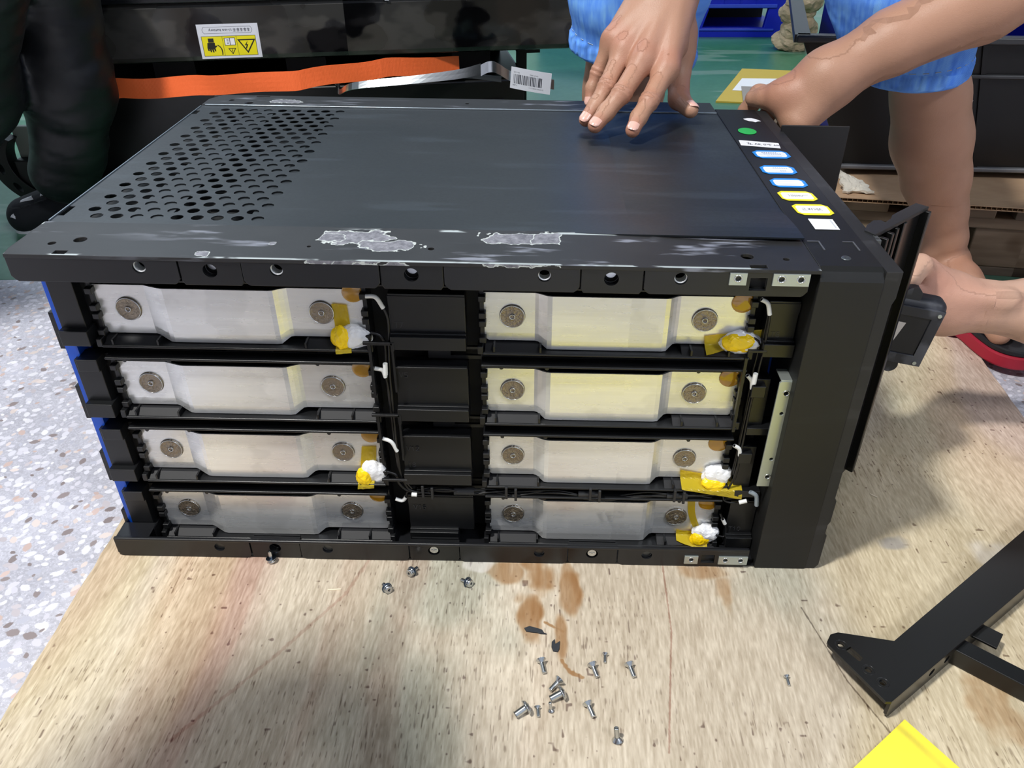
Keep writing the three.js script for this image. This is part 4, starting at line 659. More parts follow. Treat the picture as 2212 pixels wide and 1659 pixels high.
{
  const t = thing('copper_busbar', 'thin plated metal strip bent at its end, with a white barcode tag hanging from it', 'metal strip');
  const P = [[0.0, 0.2075, -1.12], [0.02, 0.2085, -1.08], [0.05, 0.222, -0.965], [0.084, 0.243, -0.92], [0.202, 0.256, -0.915], [0.286, 0.267, -0.912], [0.318, 0.274, -0.912]], Q = [[0.318, 0.272, -0.912], [0.331, 0.2785, -0.908], [0.341, 0.2795, -0.905], [0.352, 0.2745, -0.907], [0.37, 0.263, -0.912], [0.448, 0.247, -0.916]];
  const rib = (pts, h0, h1, tw) => { const c = new THREE.CatmullRomCurve3(pts.map(V3)); return sheetGeo(40, 2, (u, v) => { const p = c.getPoint(u), hh = lerp(h0, h1, u), k = (v - 0.5) * 2; return [p.x, p.y + k * hh * (1 - tw * (1 - u)), p.z - k * hh * tw * (1 - u)]; }, 0.0012); };
  const pm = std({ color: 0xd5dbe0, metalness: 1, roughness: 0.28 });
  obj('strip', [rib(P, 0.009, 0.0095, 0.96)], pm, t); obj('end_tab', [rib(Q, 0.0095, 0.0085, 0)], pm, t); obj('lower_tab', [rib([[0.27, 0.262, -0.914], [0.315, 0.261, -0.913], [0.354, 0.2565, -0.914]], 0.003, 0.005, 0)], pm, t);
  const bc = canvasTex(512, 272, (g, w, h) => { g.fillStyle = '#e9ebf4'; g.fillRect(0, 0, w, h); g.fillStyle = '#30323e'; let x = 36; let k = 7; while (x < 400) { k = (k * 37 + 11) % 101; const b = 3 + (k % 4) * 3; g.fillRect(x, 84, b, 120); x += b + 3 + (k % 3) * 4; } g.font = '22px sans-serif'; g.fillText('Q2110E', 34, 68); g.fillText('TNB.92140', 236, 72); g.fillText('SMP-2', 28, 232); g.fillText('1117380610025-02', 236, 236); });
  const c = [[0.3725, 0.2805], [0.4435, 0.2685], [0.4405, 0.2325], [0.3695, 0.2445]];
  const tg = gridGeo(8, 4, (u, v) => { const x = lerp(lerp(c[3][0], c[2][0], u), lerp(c[0][0], c[1][0], u), v), y = lerp(lerp(c[3][1], c[2][1], u), lerp(c[0][1], c[1][1], u), v); return [x, y, -0.905 + 0.003 * Math.sin(u * 3)]; });
  const tb = obj('barcode_tag', [sheetGeo(8, 4, (u, v) => { const x = lerp(lerp(c[3][0], c[2][0], u), lerp(c[0][0], c[1][0], u), v), y = lerp(lerp(c[3][1], c[2][1], u), lerp(c[0][1], c[1][1], u), v); return [x, y, -0.9053 + 0.003 * Math.sin(u * 3)]; }, 0.0008)], std({ color: 0xe9ebf4, roughness: 0.5 }), t); tb.userData.label = 'white paper tag with a barcode';
  obj('tag_print', [tg], std({ map: bc, roughness: 0.5 }), tb, true);
}
{ // curved perforated band at the far left
  const t = thing('perforated_band', 'curved black band with oval holes standing on the green floor by the black trousers', 'band', [-0.03, 0, -0.01]);
  const s = new THREE.Shape(), N = 24, C = [-0.485, 0.09], R = 0.145, r = 0.108, a0 = 2.6, a1 = 4.6;
  for (let i = 0; i <= N; i++) { const a = lerp(a0, a1, i / N); const p = [C[0] + R * Math.cos(a), C[1] + R * Math.sin(a) * 0.72]; i ? s.lineTo(...p) : s.moveTo(...p); }
  for (let i = N; i >= 0; i--) { const a = lerp(a0, a1, i / N); s.lineTo(C[0] + r * Math.cos(a), C[1] + r * Math.sin(a) * 0.72); }
  s.closePath();
  for (const a of [2.85, 3.3, 3.75, 4.2]) { const h = new THREE.Path(); h.absellipse(C[0] + 0.127 * Math.cos(a), C[1] + 0.127 * Math.sin(a) * 0.72, 0.012, 0.0065, 0, Math.PI * 2, true, a + Math.PI / 2); s.holes.push(h); }
  obj('band', [ext(s, 0.03, 0.001, 12).translate(0, 0, -0.975)], std({ color: 0x0c0d0d, roughness: 0.4 }), t);
  obj('frame_piece', [bx(-0.585, -0.545, 0.03, 0.15, -0.99, -0.975, 0.004)], std({ color: 0x8d978c, roughness: 0.6 }), t, 'x');
  obj('frame_piece', [bx(-0.585, -0.555, -0.0118, 0.09, -0.975, -0.95, 0.004)], std({ color: 0x1b1c1b, roughness: 0.5 }), t);
}
// ---------------------------------------------------------------- right: pallet, cardboard, crate
const woodM = [0, 1, 2].map((k) => std({ map: tex(256, 256, 0.3, 0.3, (x, y) => { const n = fbm(x * 10, y * 80, 4, 170 + k), d = sst(0.55, 0.75, fbm(x * 12, y * 8, 3, 180 + k)); return [[150, 128, 104], [128, 108, 88], [108, 94, 80]][k].map((v) => v + (n - 0.5) * 50 - d * 40); }), roughness: 0.85 }));
{
  const t = thing('wooden_pallet', 'weathered wooden pallet under the cardboard sheet at the right', 'pallet', [0.93, YF, -0.735], -0.16);
  const top = 0.125;
  for (let i = 0; i < 3; i++) { const x = -0.02 + i * 0.17 + (i ? 0.02 : 0);
    obj('pallet_block', [bx(x + 0.05, x + 0.155, 0.016, 0.085, -0.12, 0, 0.003)], woodM[i % 2], t); obj('pallet_block', [bx(x + 0.05, x + 0.155, 0.016, 0.085, -0.6, -0.48, 0.003)], woodM[2], t); }
  for (const [z0, z1] of [[-0.11, 0.0], [-0.6, -0.49]]) obj('bottom_board', [bx(-0.02, 0.75, 0.0002, 0.016, z0, z1, 0.002)], woodM[2], t);
  obj('stringer_board', [bx(-0.06, 0.75, 0.085, 0.104, -0.12, 0.006, 0.003)], woodM[1], t); obj('stringer_board', [bx(-0.06, 0.75, 0.085, 0.104, -0.6, -0.48, 0.003)], woodM[1], t);
  for (let i = 0; i < 5; i++) obj('deck_board', [bx(-0.06 + i * 0.165, 0.075 + i * 0.165, 0.104, top, -0.62, 0.01, 0.002)], woodM[i % 3], t);
  for (const x of [0.30, 0.47]) obj('pallet_block', [bx(x + 0.05, x + 0.155, 0.016, 0.085, -0.12, 0, 0.003)], woodM[(x * 10) & 1], t);
}
{
  const t = thing('cardboard_sheet', 'flattened brown cardboard sheet between the black crate and the pallet', 'cardboard', [0.905, YF + 0.1255, -0.735], -0.16);
  const cm = std({ map: tex(256, 256, 0.4, 0.4, (x, y) => { const n = fbm(x * 20, y * 20, 4, 190), l = Math.sin(y * 900) * 3; return [186 + (n - 0.5) * 26 + l, 154 + (n - 0.5) * 26 + l, 122 + (n - 0.5) * 22 + l]; }), roughness: 0.85 });
  obj('upper_liner', [bx(-0.06, 0.8, 0.0068, 0.0082, -0.66, 0.03)], cm, t); obj('lower_liner', [bx(-0.06, 0.8, 0.0, 0.0014, -0.66, 0.027)], cm, t);
  const fl = []; for (let i = 0; i < 110; i++) { const x = -0.059 + i * 0.0078; fl.push(bx(x, x + 0.0012, 0.0012, 0.007, -0.66, 0.0275).rotateZ(0)); }
  obj('fluting', fl, std({ color: 0x8a6d4d, roughness: 0.9 }), t).userData.kind = 'stuff';
}
{
  const t = thing('black_crate', 'large black plastic crate with ribbed sides standing on the cardboard at the right', 'crate', [0.838, YF + 0.1455, -0.808], -0.06);
  const km = std({ color: 0x0c0c0d, roughness: 0.38 });
  const W = 0.75, H = 0.212, D = 0.46, tp = 0.055;          // tapered sides
  const wall = (x0, x1, z0, z1, X0, X1, Z0, Z1) => gridGeo(1, 1, (u, v) => [lerp(lerp(x0, x1, u), lerp(X0, X1, u), v), v * H, lerp(lerp(z0, z1, u), lerp(Z0, Z1, u), v)]);
  const slab = (f, name) => obj(name, [f], km, t);
  slab(sheetGeo(12, 6, (u, v) => [lerp(lerp(tp * 2, W - tp, u), lerp(0, W, u), v), v * H, lerp(-0.012, 0, v)], 0.006), 'front_wall');
  const SKW = 0.08;
  slab(sheetGeo(1, 6, (u, v) => [lerp(tp * 2, 0, v) + SKW * (1 - u), v * H, lerp(lerp(-D + 0.02, -0.012, u), lerp(-D, 0, u), v)], 0.006), 'side_wall'); slab(sheetGeo(1, 6, (u, v) => [lerp(W - tp, W, v), v * H, lerp(lerp(-0.012, -D + 0.02, u), lerp(0, -D, u), v)], 0.006), 'side_wall');
  slab(sheetGeo(1, 1, (u, v) => [lerp(W - tp, tp * 2 + SKW, u), v * H, -D], 0.006), 'back_wall'); obj('crate_floor', [bx(tp * 2, W - tp, 0.0, 0.006, -D + 0.02, -0.014)], km, t);
  const rimM = std({ color: 0x3a3b3e, roughness: 0.35 });
  obj('rim', [bx(-0.012, W + 0.012, H - 0.006, H + 0.006, -0.006, 0.014, 0.004), sheetGeo(1, 1, (u, v) => [-0.014 + 0.024 * u + SKW * v, H + 0.006, 0.008 - D * v], 0.012), bx(W - 0.008, W + 0.014, H - 0.006, H + 0.006, -D, 0.01, 0.004), bx(-0.012, W + 0.012, H - 0.006, H + 0.006, -D - 0.01, -D + 0.01, 0.004)], rimM, t);
  for (const f of [0.2, 0.375, 0.55]) { const b = lerp(tp * 2, W - tp, f), u = f * W; obj('rib', [sheetGeo(1, 6, (a, v) => [lerp(b, u, v) + (a - 0.5) * 0.008, 0.004 + v * (H - 0.01), lerp(-0.009, 0.004, v)], 0.01)], km, t); }
  obj('ledge', [bx(0.02, W - 0.01, H - 0.058, H - 0.052, -0.006, 0.004, 0.002)], rimM, t); obj('base_ledge', [bx(tp * 2 - 0.01, W - tp + 0.01, 0.0, 0.008, -0.02, -0.004, 0.003)], std({ color: 0x66676a, roughness: 0.4 }), t);
  obj('white_label', [bx(0.245, 0.29, 0.066, 0.12, -0.0035, -0.0025).rotateX(0.0)], std({ color: 0xc9cac8, roughness: 0.6 }), t);
  obj('label_print', [bx(0.276, 0.281, 0.088, 0.112, -0.0026, -0.0021), bx(0.262, 0.281, 0.108, 0.112, -0.0026, -0.0021)], std({ color: 0x26272a, roughness: 0.6 }), t);
}
for (const [x, w, label] of [[0.845, 0.27, 'blue plastic bin standing in the left half of the black crate'], [1.125, 0.30, 'blue plastic bin standing in the right half of the black crate']]) {
  const t = thing('blue_bin', label, 'bin', [x + 0.09, YF + 0.1530, -0.86], -0.06), bm = std({ color: 0x0620a8, roughness: 0.3 });
  obj('shell', [sheetGeo(2, 4, (u, v) => [lerp(0.03, w - 0.06, u) * lerp(1, 1.04, v), v * 0.30, 0], 0.004), sheetGeo(2, 4, (u, v) => [lerp(0.03, 0.03, v), v * 0.30, lerp(-0.33, 0, u)], 0.004), sheetGeo(2, 4, (u, v) => [w - 0.06, v * 0.30, lerp(0, -0.33, u)], 0.004), sheetGeo(2, 4, (u, v) => [lerp(w - 0.06, 0.03, u), v * 0.30, -0.33], 0.004), bx(0.03, w - 0.06, 0, 0.004, -0.33, 0)], bm, t);
  obj('rim', [bx(0.02, w - 0.05, 0.294, 0.304, -0.004, 0.008, 0.003)], bm, t);
  obj('rib', [bx(w * 0.55, w * 0.55 + 0.006, 0.01, 0.294, -0.001, 0.004)], bm, t);
}
tag(obj('foam_scrap', [sheetGeo(14, 14, (u, v) => [0.925 + u * 0.045 + 0.008 * (fbm(v * 7, u * 3, 3, 5) - 0.5), YF + 0.1362 + 0.02 * (1 - u) * v + 0.006 * fbm(u * 5, v * 5, 3, 31), -0.715 - v * 0.05 + 0.012 * (fbm(u * 6, v * 3, 3, 9) - 0.5)], 0.004)], std({ color: 0xd9d2c4, roughness: 0.9 })), 'torn whitish foam scrap lying on the left corner of the cardboard sheet', 'scrap');
{
  const t = thing('blue_pallet', 'blue plastic pallet with a dark fork opening far behind', 'pallet', [0.72, YF, -2.80]), bm = std({ color: 0x0a22c4, roughness: 0.35 });
  const s = shapeOf([[-0.3, 0], [0.645, 0], [0.645, 0.24], [-0.3, 0.24]]); const hole = (pts) => { const h = new THREE.Path(); pts.forEach(([x, y], i) => (i ? h.lineTo(x, y) : h.moveTo(x, y))); h.closePath(); s.holes.push(h); };
  hole([[0.325, 0.032], [0.345, 0.105], [0.575, 0.105], [0.565, 0.032]]); hole([[-0.1, 0.032], [-0.1, 0.105], [0.18, 0.105], [0.17, 0.032]]);
  obj('front_face', [ext(s, 0.02, 0.003)], bm, t); obj('deck', [bx(-0.3, 0.645, 0.115, 0.14, -0.7, 0)], bm, t); obj('base', [bx(-0.3, 0.645, 0.0, 0.02, -0.7, 0)], bm, t);
  obj('inside', [bx(-0.28, 0.63, 0.02, 0.115, -0.6, -0.3)], deep, t);
  for (let i = 0; i < 4; i++) obj('rib', [bx(0.36 + i * 0.055, 0.366 + i * 0.055, 0.02, 0.03, -0.03, 0.001), bx(0.34 + i * 0.06, 0.345 + i * 0.06, 0.118, 0.24, 0.02, 0.026)], bm, t);
  obj('lip', [bx(0.31, 0.6, 0.105, 0.118, 0.018, 0.032, 0.003), bx(0.31, 0.6, 0.024, 0.032, 0.018, 0.03, 0.003)], std({ color: 0x3552d8, roughness: 0.4 }), t);
}
tag(obj('wooden_board', [0, 1, 2, 3].map((i) => blob(1.335 + (i % 2) * 0.012, YF + 0.03 + i * 0.045, -2.56 + (i % 2) * 0.02, 0.06, 0.042, 0.06, 40 + i)), std({ map: tex(128, 128, 0.2, 0.2, (x, y) => { const n = fbm(x * 30, y * 30, 4, 199); return [120 + n * 80, 106 + n * 74, 84 + n * 66]; }), roughness: 0.95 })), 'crumbling pale block beside the blue pallet, just left of the black crate', 'block');
tag(obj('yellow_folder', [flat(shapeOf([[0.93, 1.81], [1.09, 2.22], [1.42, 2.16], [1.30, 1.76]]), YF + 0.0012, 0.004, 0.0005)], std({ color: 0xc2a842, roughness: 0.6 })), 'yellow folder lying on the green floor behind the pack', 'folder');
tag(obj('white_paper', [flat(shapeOf([[1.0, 1.93], [1.06, 2.08], [1.33, 2.07], [1.28, 1.89]]), YF + 0.006, 0.0006)], std({ color: 0xe8e9ec, roughness: 0.7 })), 'white paper lying across the yellow folder', 'paper');
tag(obj('grey_card', [flat(shapeOf([[1.005, 1.80], [1.035, 1.97], [1.28, 1.94], [1.26, 1.79]]), YF + 0.0072, 0.0015), ...[[1.075, 1.945], [1.09, 1.95], [1.12, 1.945]].map(([x, z]) => cyl(0.006, 0.0006, 10).translate(x, YF + 0.0088, -z))], std({ color: 0x948e88, roughness: 0.7 })), 'grey card lying on the white paper', 'card');
// ---------------------------------------------------------------- connector pulled out of the pack
{
  const t = thing('cable_connector', 'dark square cable connector held up by a hand at the right end of the pack', 'connector', [0.792, 0.188, -0.158], -0.12), cm = std({ map: tex(256, 256, 0.1, 0.1, (x, y) => { const n = fbm(x * 40, y * 40, 4, 205); const d = sst(0.5, 0.7, n) * 40; return [34 + d, 36 + d, 44 + d]; }), roughness: 0.5 });
  const R = -0.14, rot = (g) => g.rotateZ(R);
  obj('housing', [rot(new RoundedBoxGeometry(0.068, 0.076, 0.026, 4, 0.009))], cm, t);
  obj('frame', [rot(ext((() => { const s = shapeOf([[-0.029, -0.033], [0.03, -0.033], [0.03, 0.03], [-0.029, 0.03]]); s.holes.push(rectHole(-0.02, 0.021, -0.023, 0.021)); return s; })(), 0.003, 0.0008).translate(0, 0, 0.012))], cm, t);
  obj('recess', [rot(new RoundedBoxGeometry(0.041, 0.044, 0.004, 2, 0.0015).translate(0.0005, -0.001, 0.0125))], std({ color: 0x17171b, roughness: 0.6 }), t);
  for (const [x, y] of [[-0.004, 0.04], [0.004, -0.04]]) obj('lug', [rot(cyl(0.0085, 0.02, 20).rotateX(Math.PI / 2).translate(x, y, 0))], cm, t);
  for (const [x, y] of [[0.026, 0.026], [0.024, -0.03]]) obj('screw', [rot(cyl(0.002, 0.002, 12).rotateX(Math.PI / 2).translate(x, y, 0.0158))], zinc, t);
  obj('paper_mark', [rot(sheetGeo(6, 6, (u, v) => [-0.019 + u * 0.012 + v * 0.006, -0.018 + v * 0.03, 0.0148], 0.0003))], std({ color: 0xcfc8c4, roughness: 0.7 }), t);
  obj('cable', [tube([[-0.03, -0.005, -0.008], [-0.055, -0.012, -0.014], [-0.075, -0.018, -0.012], [-0.085, -0.02, -0.01]], 0.006, 30, 10)], std({ color: 0x111114, roughness: 0.5 }), t);
  obj('blue_ring', [rot(cyl(0.007, 0.012, 18).rotateX(Math.PI / 2).translate(-0.026, 0.036, -0.006))], std({ color: 0x2a35c0, roughness: 0.4 }), t);
}
// ---------------------------------------------------------------- people
const skinBump = tex(512, 512, 0.03, 0.03, (x, y) => 128 + (fbm(x * 1100, y * 1100, 3, 210) - 0.5) * 150 + (vnoise(x * 2600, y * 2600, 5) - 0.5) * 50, false);
const skinM = phys({ vertexColors: true, roughness: 0.48, bumpMap: skinBump, bumpScale: 0.00022, sheen: 0.15, sheenRoughness: 0.5, sheenColor: new THREE.Color(0.9, 0.6, 0.5) });
const SK = [0.47, 0.255, 0.168];
function skinCol(spots = [], base = SK) {
  return (x, y, z) => {
    const n = (fbm(x * 24 + 9, y * 24 + z * 17 + 4, 3, 220) - 0.5) * 0.16, m = (vnoise(x * 210, y * 210 + z * 150, 4) - 0.5) * 0.05; let red = 0;
    for (const [a, b, c, r, k] of spots) { const d = Math.hypot(x - a, y - b, z - c) / r; if (d < 1) red = Math.max(red, k * (1 - d * d)); }
    const v = 1 + n + m; return [base[0] * v * (1 - 0.04 * red), base[1] * v * (1 - 0.36 * red), base[2] * v * (1 - 0.34 * red)];
  };
}
const denimT = tex(512, 512, 0.12, 0.12, (x, y) => { const w = Math.sin((x + y * 0.6) * 5200) * 9, n = fbm(x * 260, y * 60, 3, 230), m = fbm(x * 30, y * 30, 3, 231), k = (n - 0.5) * 56 + (m - 0.5) * 44 + w; return [100 + k, 160 + k, 252 + k * 0.5]; });
const denimM = std({ map: denimT, vertexColors: true, roughness: 0.85, bumpMap: denimT, bumpScale: 0.0006 });
const clothM = (c) => std({ color: c, roughness: 0.8, bumpMap: tex(256, 256, 0.2, 0.2, (x, y) => 128 + (fbm(x * 30, y * 18, 4, 240) - 0.5) * 200, false), bumpScale: 0.004 });
function netObj(name, g, mat, parent) { g.setAttribute('uv', new THREE.BufferAttribute(new Float32Array(g.attributes.position.count * 2), 2)); const p = g.attributes.position, n = g.attributes.normal, uv = g.attributes.uv; for (let i = 0; i < p.count; i++) { const ay = Math.abs(n.getY(i)); uv.setXY(i, p.getX(i) * 0.8 + p.getZ(i) * 0.6, ay > 0.7 ? p.getZ(i) : p.getY(i)); } const m = new THREE.Mesh(g, mat); m.name = numbered(name); m.castShadow = m.receiveShadow = true; parent.add(m); return m; }
function mergeNets(list) { return mergeGeometries(list); }
const inBox = (lo, hi, m = 0) => (x, y, z) => x > lo[0] + m && x < hi[0] - m && y > lo[1] + m && y < hi[1] - m && z > lo[2] + m && z < hi[2] - m;
const B = (p, q) => bone(p.slice(0, 3), p[3], q.slice(0, 3), q[3]);
// a hand: palm bones blend, finger chains stay apart, creases over the middle joints
function handSDF(palm, fingers, creases, kPalm = 0.018, kJoin = 0.011) {
  const ps = chainSDF(palm, kPalm), fs = fingers.map((f) => chainSDF(chain(f), 0.005));
  return (x, y, z) => {
    let d = ps(x, y, z), f = 1e9; for (const q of fs) { const e = q(x, y, z); f = smin(f, e, 0.0012); }
    d = smin(d, f, kJoin);
    for (const [cx, cy, cz, ax, ay, az, s, amp] of creases) { const u = (x - cx) * ax + (y - cy) * ay + (z - cz) * az, r = Math.hypot(x - cx, y - cy, z - cz); if (r < s * 3) d += amp * Math.cos(u / s * 5.2) * Math.exp(-(u * u) / (s * s)) * Math.exp(-((r - s * 1.6) ** 2) / (s * s * 3)); }
    return d;
  };
}
function nail(parent, a, b, r, up, w, len, mat) {                 // small curved plate on the back of the finger tip
  const d = V3(b).sub(V3(a)).normalize(), n = V3(up).addScaledVector(d, -V3(up).dot(d)).normalize(), s = new THREE.Vector3().crossVectors(d, n), c = V3(b).addScaledVector(d, r * 0.12);
  const g = sheetGeo(10, 10, (u, v) => { const th = (u - 0.5) * 2 * w, tt = (v - 0.5) * 2, q = tt > 0 ? Math.sqrt(1 - 0.75 * ((u - 0.5) * 2) ** 2) : 1 - 0.18 * (1 - ((u - 0.5) * 2) ** 2) * 0; const L = tt * len * (tt > 0 ? q : 1); const rad = r * 1.035 - (tt > 0.2 ? (tt - 0.2) ** 2 * r * 0.22 : 0); const p = c.clone().addScaledVector(d, L).addScaledVector(n, Math.cos(th) * rad).addScaledVector(s, Math.sin(th) * rad); return [p.x, p.y, p.z]; }, 0.0004);
  const m = new THREE.Mesh(g, mat); m.name = numbered('fingernail'); m.castShadow = m.receiveShadow = true; parent.add(m); return m;
}
const nailM = phys({ color: 0xe9b9ab, roughness: 0.25, clearcoat: 0.5, clearcoatRoughness: 0.2 });
{
  // person bending over the pack, both hands on it
  const t = thing('person', 'person in blue denim shorts bending over the pack, one hand pressed flat on its lid', 'person');
  const rf = {
    index: [[0.564, 0.389, -0.386, 0.0122], [0.543, 0.363, -0.349, 0.0102], [0.531, 0.3495, -0.333, 0.0090], [0.5235, 0.3405, -0.316, 0.0080]],
    middle: [[0.538, 0.397, -0.392, 0.0126], [0.513, 0.369, -0.357, 0.0106], [0.496, 0.3515, -0.347, 0.0093], [0.4835, 0.3408, -0.332, 0.0083]],
    ring: [[0.517, 0.404, -0.410, 0.0118], [0.498, 0.372, -0.379, 0.0100], [0.486, 0.354, -0.368, 0.0088], [0.4742, 0.3405, -0.357, 0.0079]],
    pinky: [[0.505, 0.412, -0.425, 0.0104], [0.490, 0.3775, -0.420, 0.0086], [0.4835, 0.361, -0.415, 0.0074], [0.481, 0.3475, -0.408, 0.0066]],
    thumb: [[0.590, 0.412, -0.468, 0.0185], [0.5885, 0.372, -0.450, 0.0145], [0.5885, 0.3465, -0.424, 0.0122], [0.5985, 0.341, -0.396, 0.0092]],
  };
  const wr = [0.568, 0.462, -0.460];
  const rp = [B([wr[0] + 0.012, wr[1], wr[2], 0.0265], [...rf.index[0].slice(0, 3), 0.0140]), B([wr[0] + 0.002, wr[1], wr[2], 0.0265], [...rf.middle[0].slice(0, 3), 0.0142]), B([wr[0] - 0.006, wr[1], wr[2], 0.0255], [...rf.ring[0].slice(0, 3), 0.0136]), B([wr[0] - 0.014, wr[1], wr[2], 0.0245], [...rf.pinky[0].slice(0, 3), 0.0125]), B([wr[0] + 0.012, wr[1] - 0.01, wr[2] - 0.006, 0.022], [0.5895, 0.392, -0.459, 0.0165]), B([0.545, 0.418, -0.43, 0.018], [0.575, 0.405, -0.425, 0.017])];
  const cr = (f, s) => { const a = f[1], b = f[2], d = [b[0] - f[0][0], b[1] - f[0][1], b[2] - f[0][2]], l = Math.hypot(...d); return [a[0], a[1], a[2], d[0] / l, d[1] / l, d[2] / l, s, 0.00042]; };
  const nd = [0.04, 0.74, 0.66]; for (const k of ['index', 'middle', 'ring', 'pinky']) { const m = rf[k][0]; rp.push(B([wr[0] + (m[0] - 0.535) * 0.25 + nd[0] * 0.022, wr[1] + nd[1] * 0.021 - 0.012, wr[2] + nd[2] * 0.021 + 0.01, 0.005], [m[0] + nd[0] * 0.009, m[1] + nd[1] * 0.0085, m[2] + nd[2] * 0.0085, 0.0052])); }
  const rHand = handSDF(rp, Object.values(rf), [cr(rf.index, 0.0058), cr(rf.middle, 0.006), cr(rf.ring, 0.0056), cr(rf.pinky, 0.005)], 0.012);
  const lf = [[[0.718, 0.338, -0.468, 0.0135], [0.700, 0.336, -0.490, 0.0118], [0.690, 0.312, -0.5, 0.0105], [0.69, 0.285, -0.502, 0.0092]], [[0.735, 0.34, -0.475, 0.0135], [0.722, 0.322, -0.498, 0.0118], [0.715, 0.296, -0.503, 0.0105], [0.712, 0.27, -0.5, 0.0092]], [[0.748, 0.334, -0.47, 0.013], [0.742, 0.31, -0.488, 0.0112], [0.735, 0.284, -0.487, 0.01], [0.728, 0.262, -0.483, 0.009]], [[0.756, 0.328, -0.458, 0.012], [0.757, 0.303, -0.468, 0.01], [0.75, 0.282, -0.468, 0.009], [0.743, 0.264, -0.466, 0.008]], [[0.730, 0.346, -0.447, 0.019], [0.715, 0.3425, -0.455, 0.016], [0.702, 0.3385, -0.466, 0.013], [0.691, 0.3345, -0.478, 0.0105]]];
  const lw = [0.768, 0.366, -0.45];
  const lp = [B([...lw, 0.0285], [0.724, 0.344, -0.452, 0.0205]), B([...lw, 0.028], [0.735, 0.329, -0.45, 0.020]), B([lw[0] + 0.002, lw[1] - 0.01, lw[2], 0.0275], [0.737, 0.317, -0.428, 0.0185])];
  const lHand = handSDF(lp, lf, [], 0.02, 0.012);
  const body = [
    B([...wr, 0.0275], [0.585, 0.53, -0.49, 0.0314]), B([0.585, 0.53, -0.49, 0.0314], [0.605, 0.64, -0.535, 0.0418]), B([0.605, 0.64, -0.535, 0.0418], [0.62, 0.73, -0.56, 0.038]), B([0.62, 0.73, -0.56, 0.038], [0.6, 0.97, -0.6, 0.0494]),
    B([...lw, 0.0305], [0.835, 0.405, -0.452, 0.0365]), B([0.835, 0.405, -0.452, 0.0365], [0.925, 0.45, -0.452, 0.046]), B([0.925, 0.45, -0.452, 0.046], [1.0, 0.492, -0.455, 0.043]), B([1.0, 0.492, -0.455, 0.0413], [0.975, 0.8, -0.58, 0.0473]),
    B([0.60, 0.97, -0.60, 0.06], [0.78, 0.93, -0.62, 0.12]), B([0.975, 0.80, -0.58, 0.06], [0.80, 0.9, -0.62, 0.12]), B([0.78, 0.92, -0.64, 0.13], [0.74, 0.75, -0.85, 0.12]), B([0.78, 1.0, -0.57, 0.06], [0.79, 1.07, -0.50, 0.055]), B([0.79, 1.12, -0.47, 0.088], [0.80, 1.06, -0.43, 0.075]), B([0.8, 1.09, -0.385, 0.012], [0.802, 1.065, -0.372, 0.012]),
    // legs
    B([0.8, 0.73, -0.86, 0.078], [0.885, 0.45, -0.555, 0.0515]), B([0.885, 0.45, -0.555, 0.0484], [0.918, 0.372, -0.545, 0.0452]), B([0.918, 0.372, -0.545, 0.0445], [0.948, 0.318, -0.562, 0.048]), B([0.948, 0.318, -0.562, 0.048], [0.972, 0.255, -0.574, 0.0519]), B([0.972, 0.255, -0.574, 0.0519], [0.997, 0.198, -0.58, 0.0449]), B([0.997, 0.198, -0.58, 0.0449], [1.02, 0.145, -0.58, 0.0347]), B([1.02, 0.145, -0.58, 0.0347], [1.036, 0.105, -0.58, 0.0308]), B([1.036, 0.105, -0.58, 0.0308], [1.045, 0.065, -0.585, 0.0308]),
    B([1.066, 0.075, -0.575, 0.0145], [1.066, 0.072, -0.575, 0.0145]), B([1.016, 0.085, -0.57, 0.0136], [1.017, 0.082, -0.57, 0.0136]),
    B([1.03, 0.046, -0.612, 0.0255], [1.06, 0.05, -0.54, 0.0306]), B([1.05, 0.06, -0.565, 0.0306], [1.062, 0.049, -0.447, 0.0179]), B([1.055, 0.042, -0.55, 0.0255], [1.097, 0.046, -0.46, 0.0153]), B([1.05, 0.04, -0.57, 0.0204], [1.062, 0.046, -0.45, 0.0153]),
    B([0.66, 0.73, -0.86, 0.1], [0.55, 0.46, -0.61, 0.064]), B([0.55, 0.46, -0.61, 0.062], [0.545, 0.3, -0.655, 0.058]), B([0.545, 0.3, -0.655, 0.058], [0.525, 0.09, -0.68, 0.038]), B([0.525, 0.06, -0.70, 0.036], [0.50, 0.04, -0.54, 0.024]),
  ];
  const toes = [[1.056, -0.44, 1.056, -0.402, 0.0150], [1.079, -0.443, 1.083, -0.41, 0.0108], [1.097, -0.45, 1.104, -0.42, 0.0100], [1.113, -0.459, 1.122, -0.433, 0.0092], [1.126, -0.471, 1.136, -0.449, 0.0085]].map(([x0, z0, x1, z1, r]) => chain([[x0, 0.045, z0, r * 1.05], [x1, 0.0405, z1, r]]));
  const bs = chainSDF(body, 0.011), bt = chainSDF(body, 0.03), ts = toes.map((q) => chainSDF(q, 0.004));
  const full = (x, y, z) => { let d = y > 0.58 ? bt(x, y, z) : bs(x, y, z); if (z > -0.52 && y < 0.1 && x > 1.0) { let f = 1e9; for (const q of ts) f = Math.min(f, q(x, y, z)); d = smin(d, f, 0.009); } if (x < 0.66 && y < 0.52 && z > -0.52) d = smin(d, rHand(x, y, z), 0.014); if (x > 0.64 && x < 0.85 && y < 0.43 && y > 0.22) d = smin(d, lHand(x, y, z), 0.016); return d; };
  const rb = [[0.452, 0.325, -0.505], [0.628, 0.50, -0.298]], lb = [[0.655, 0.245, -0.53], [0.80, 0.41, -0.40]], fb = [[0.98, 0.0, -0.66], [1.16, 0.17, -0.375]];
  const s1 = inBox(...rb, 0.015), s2 = inBox(...lb, 0.016), s3 = inBox(...fb, 0.016);
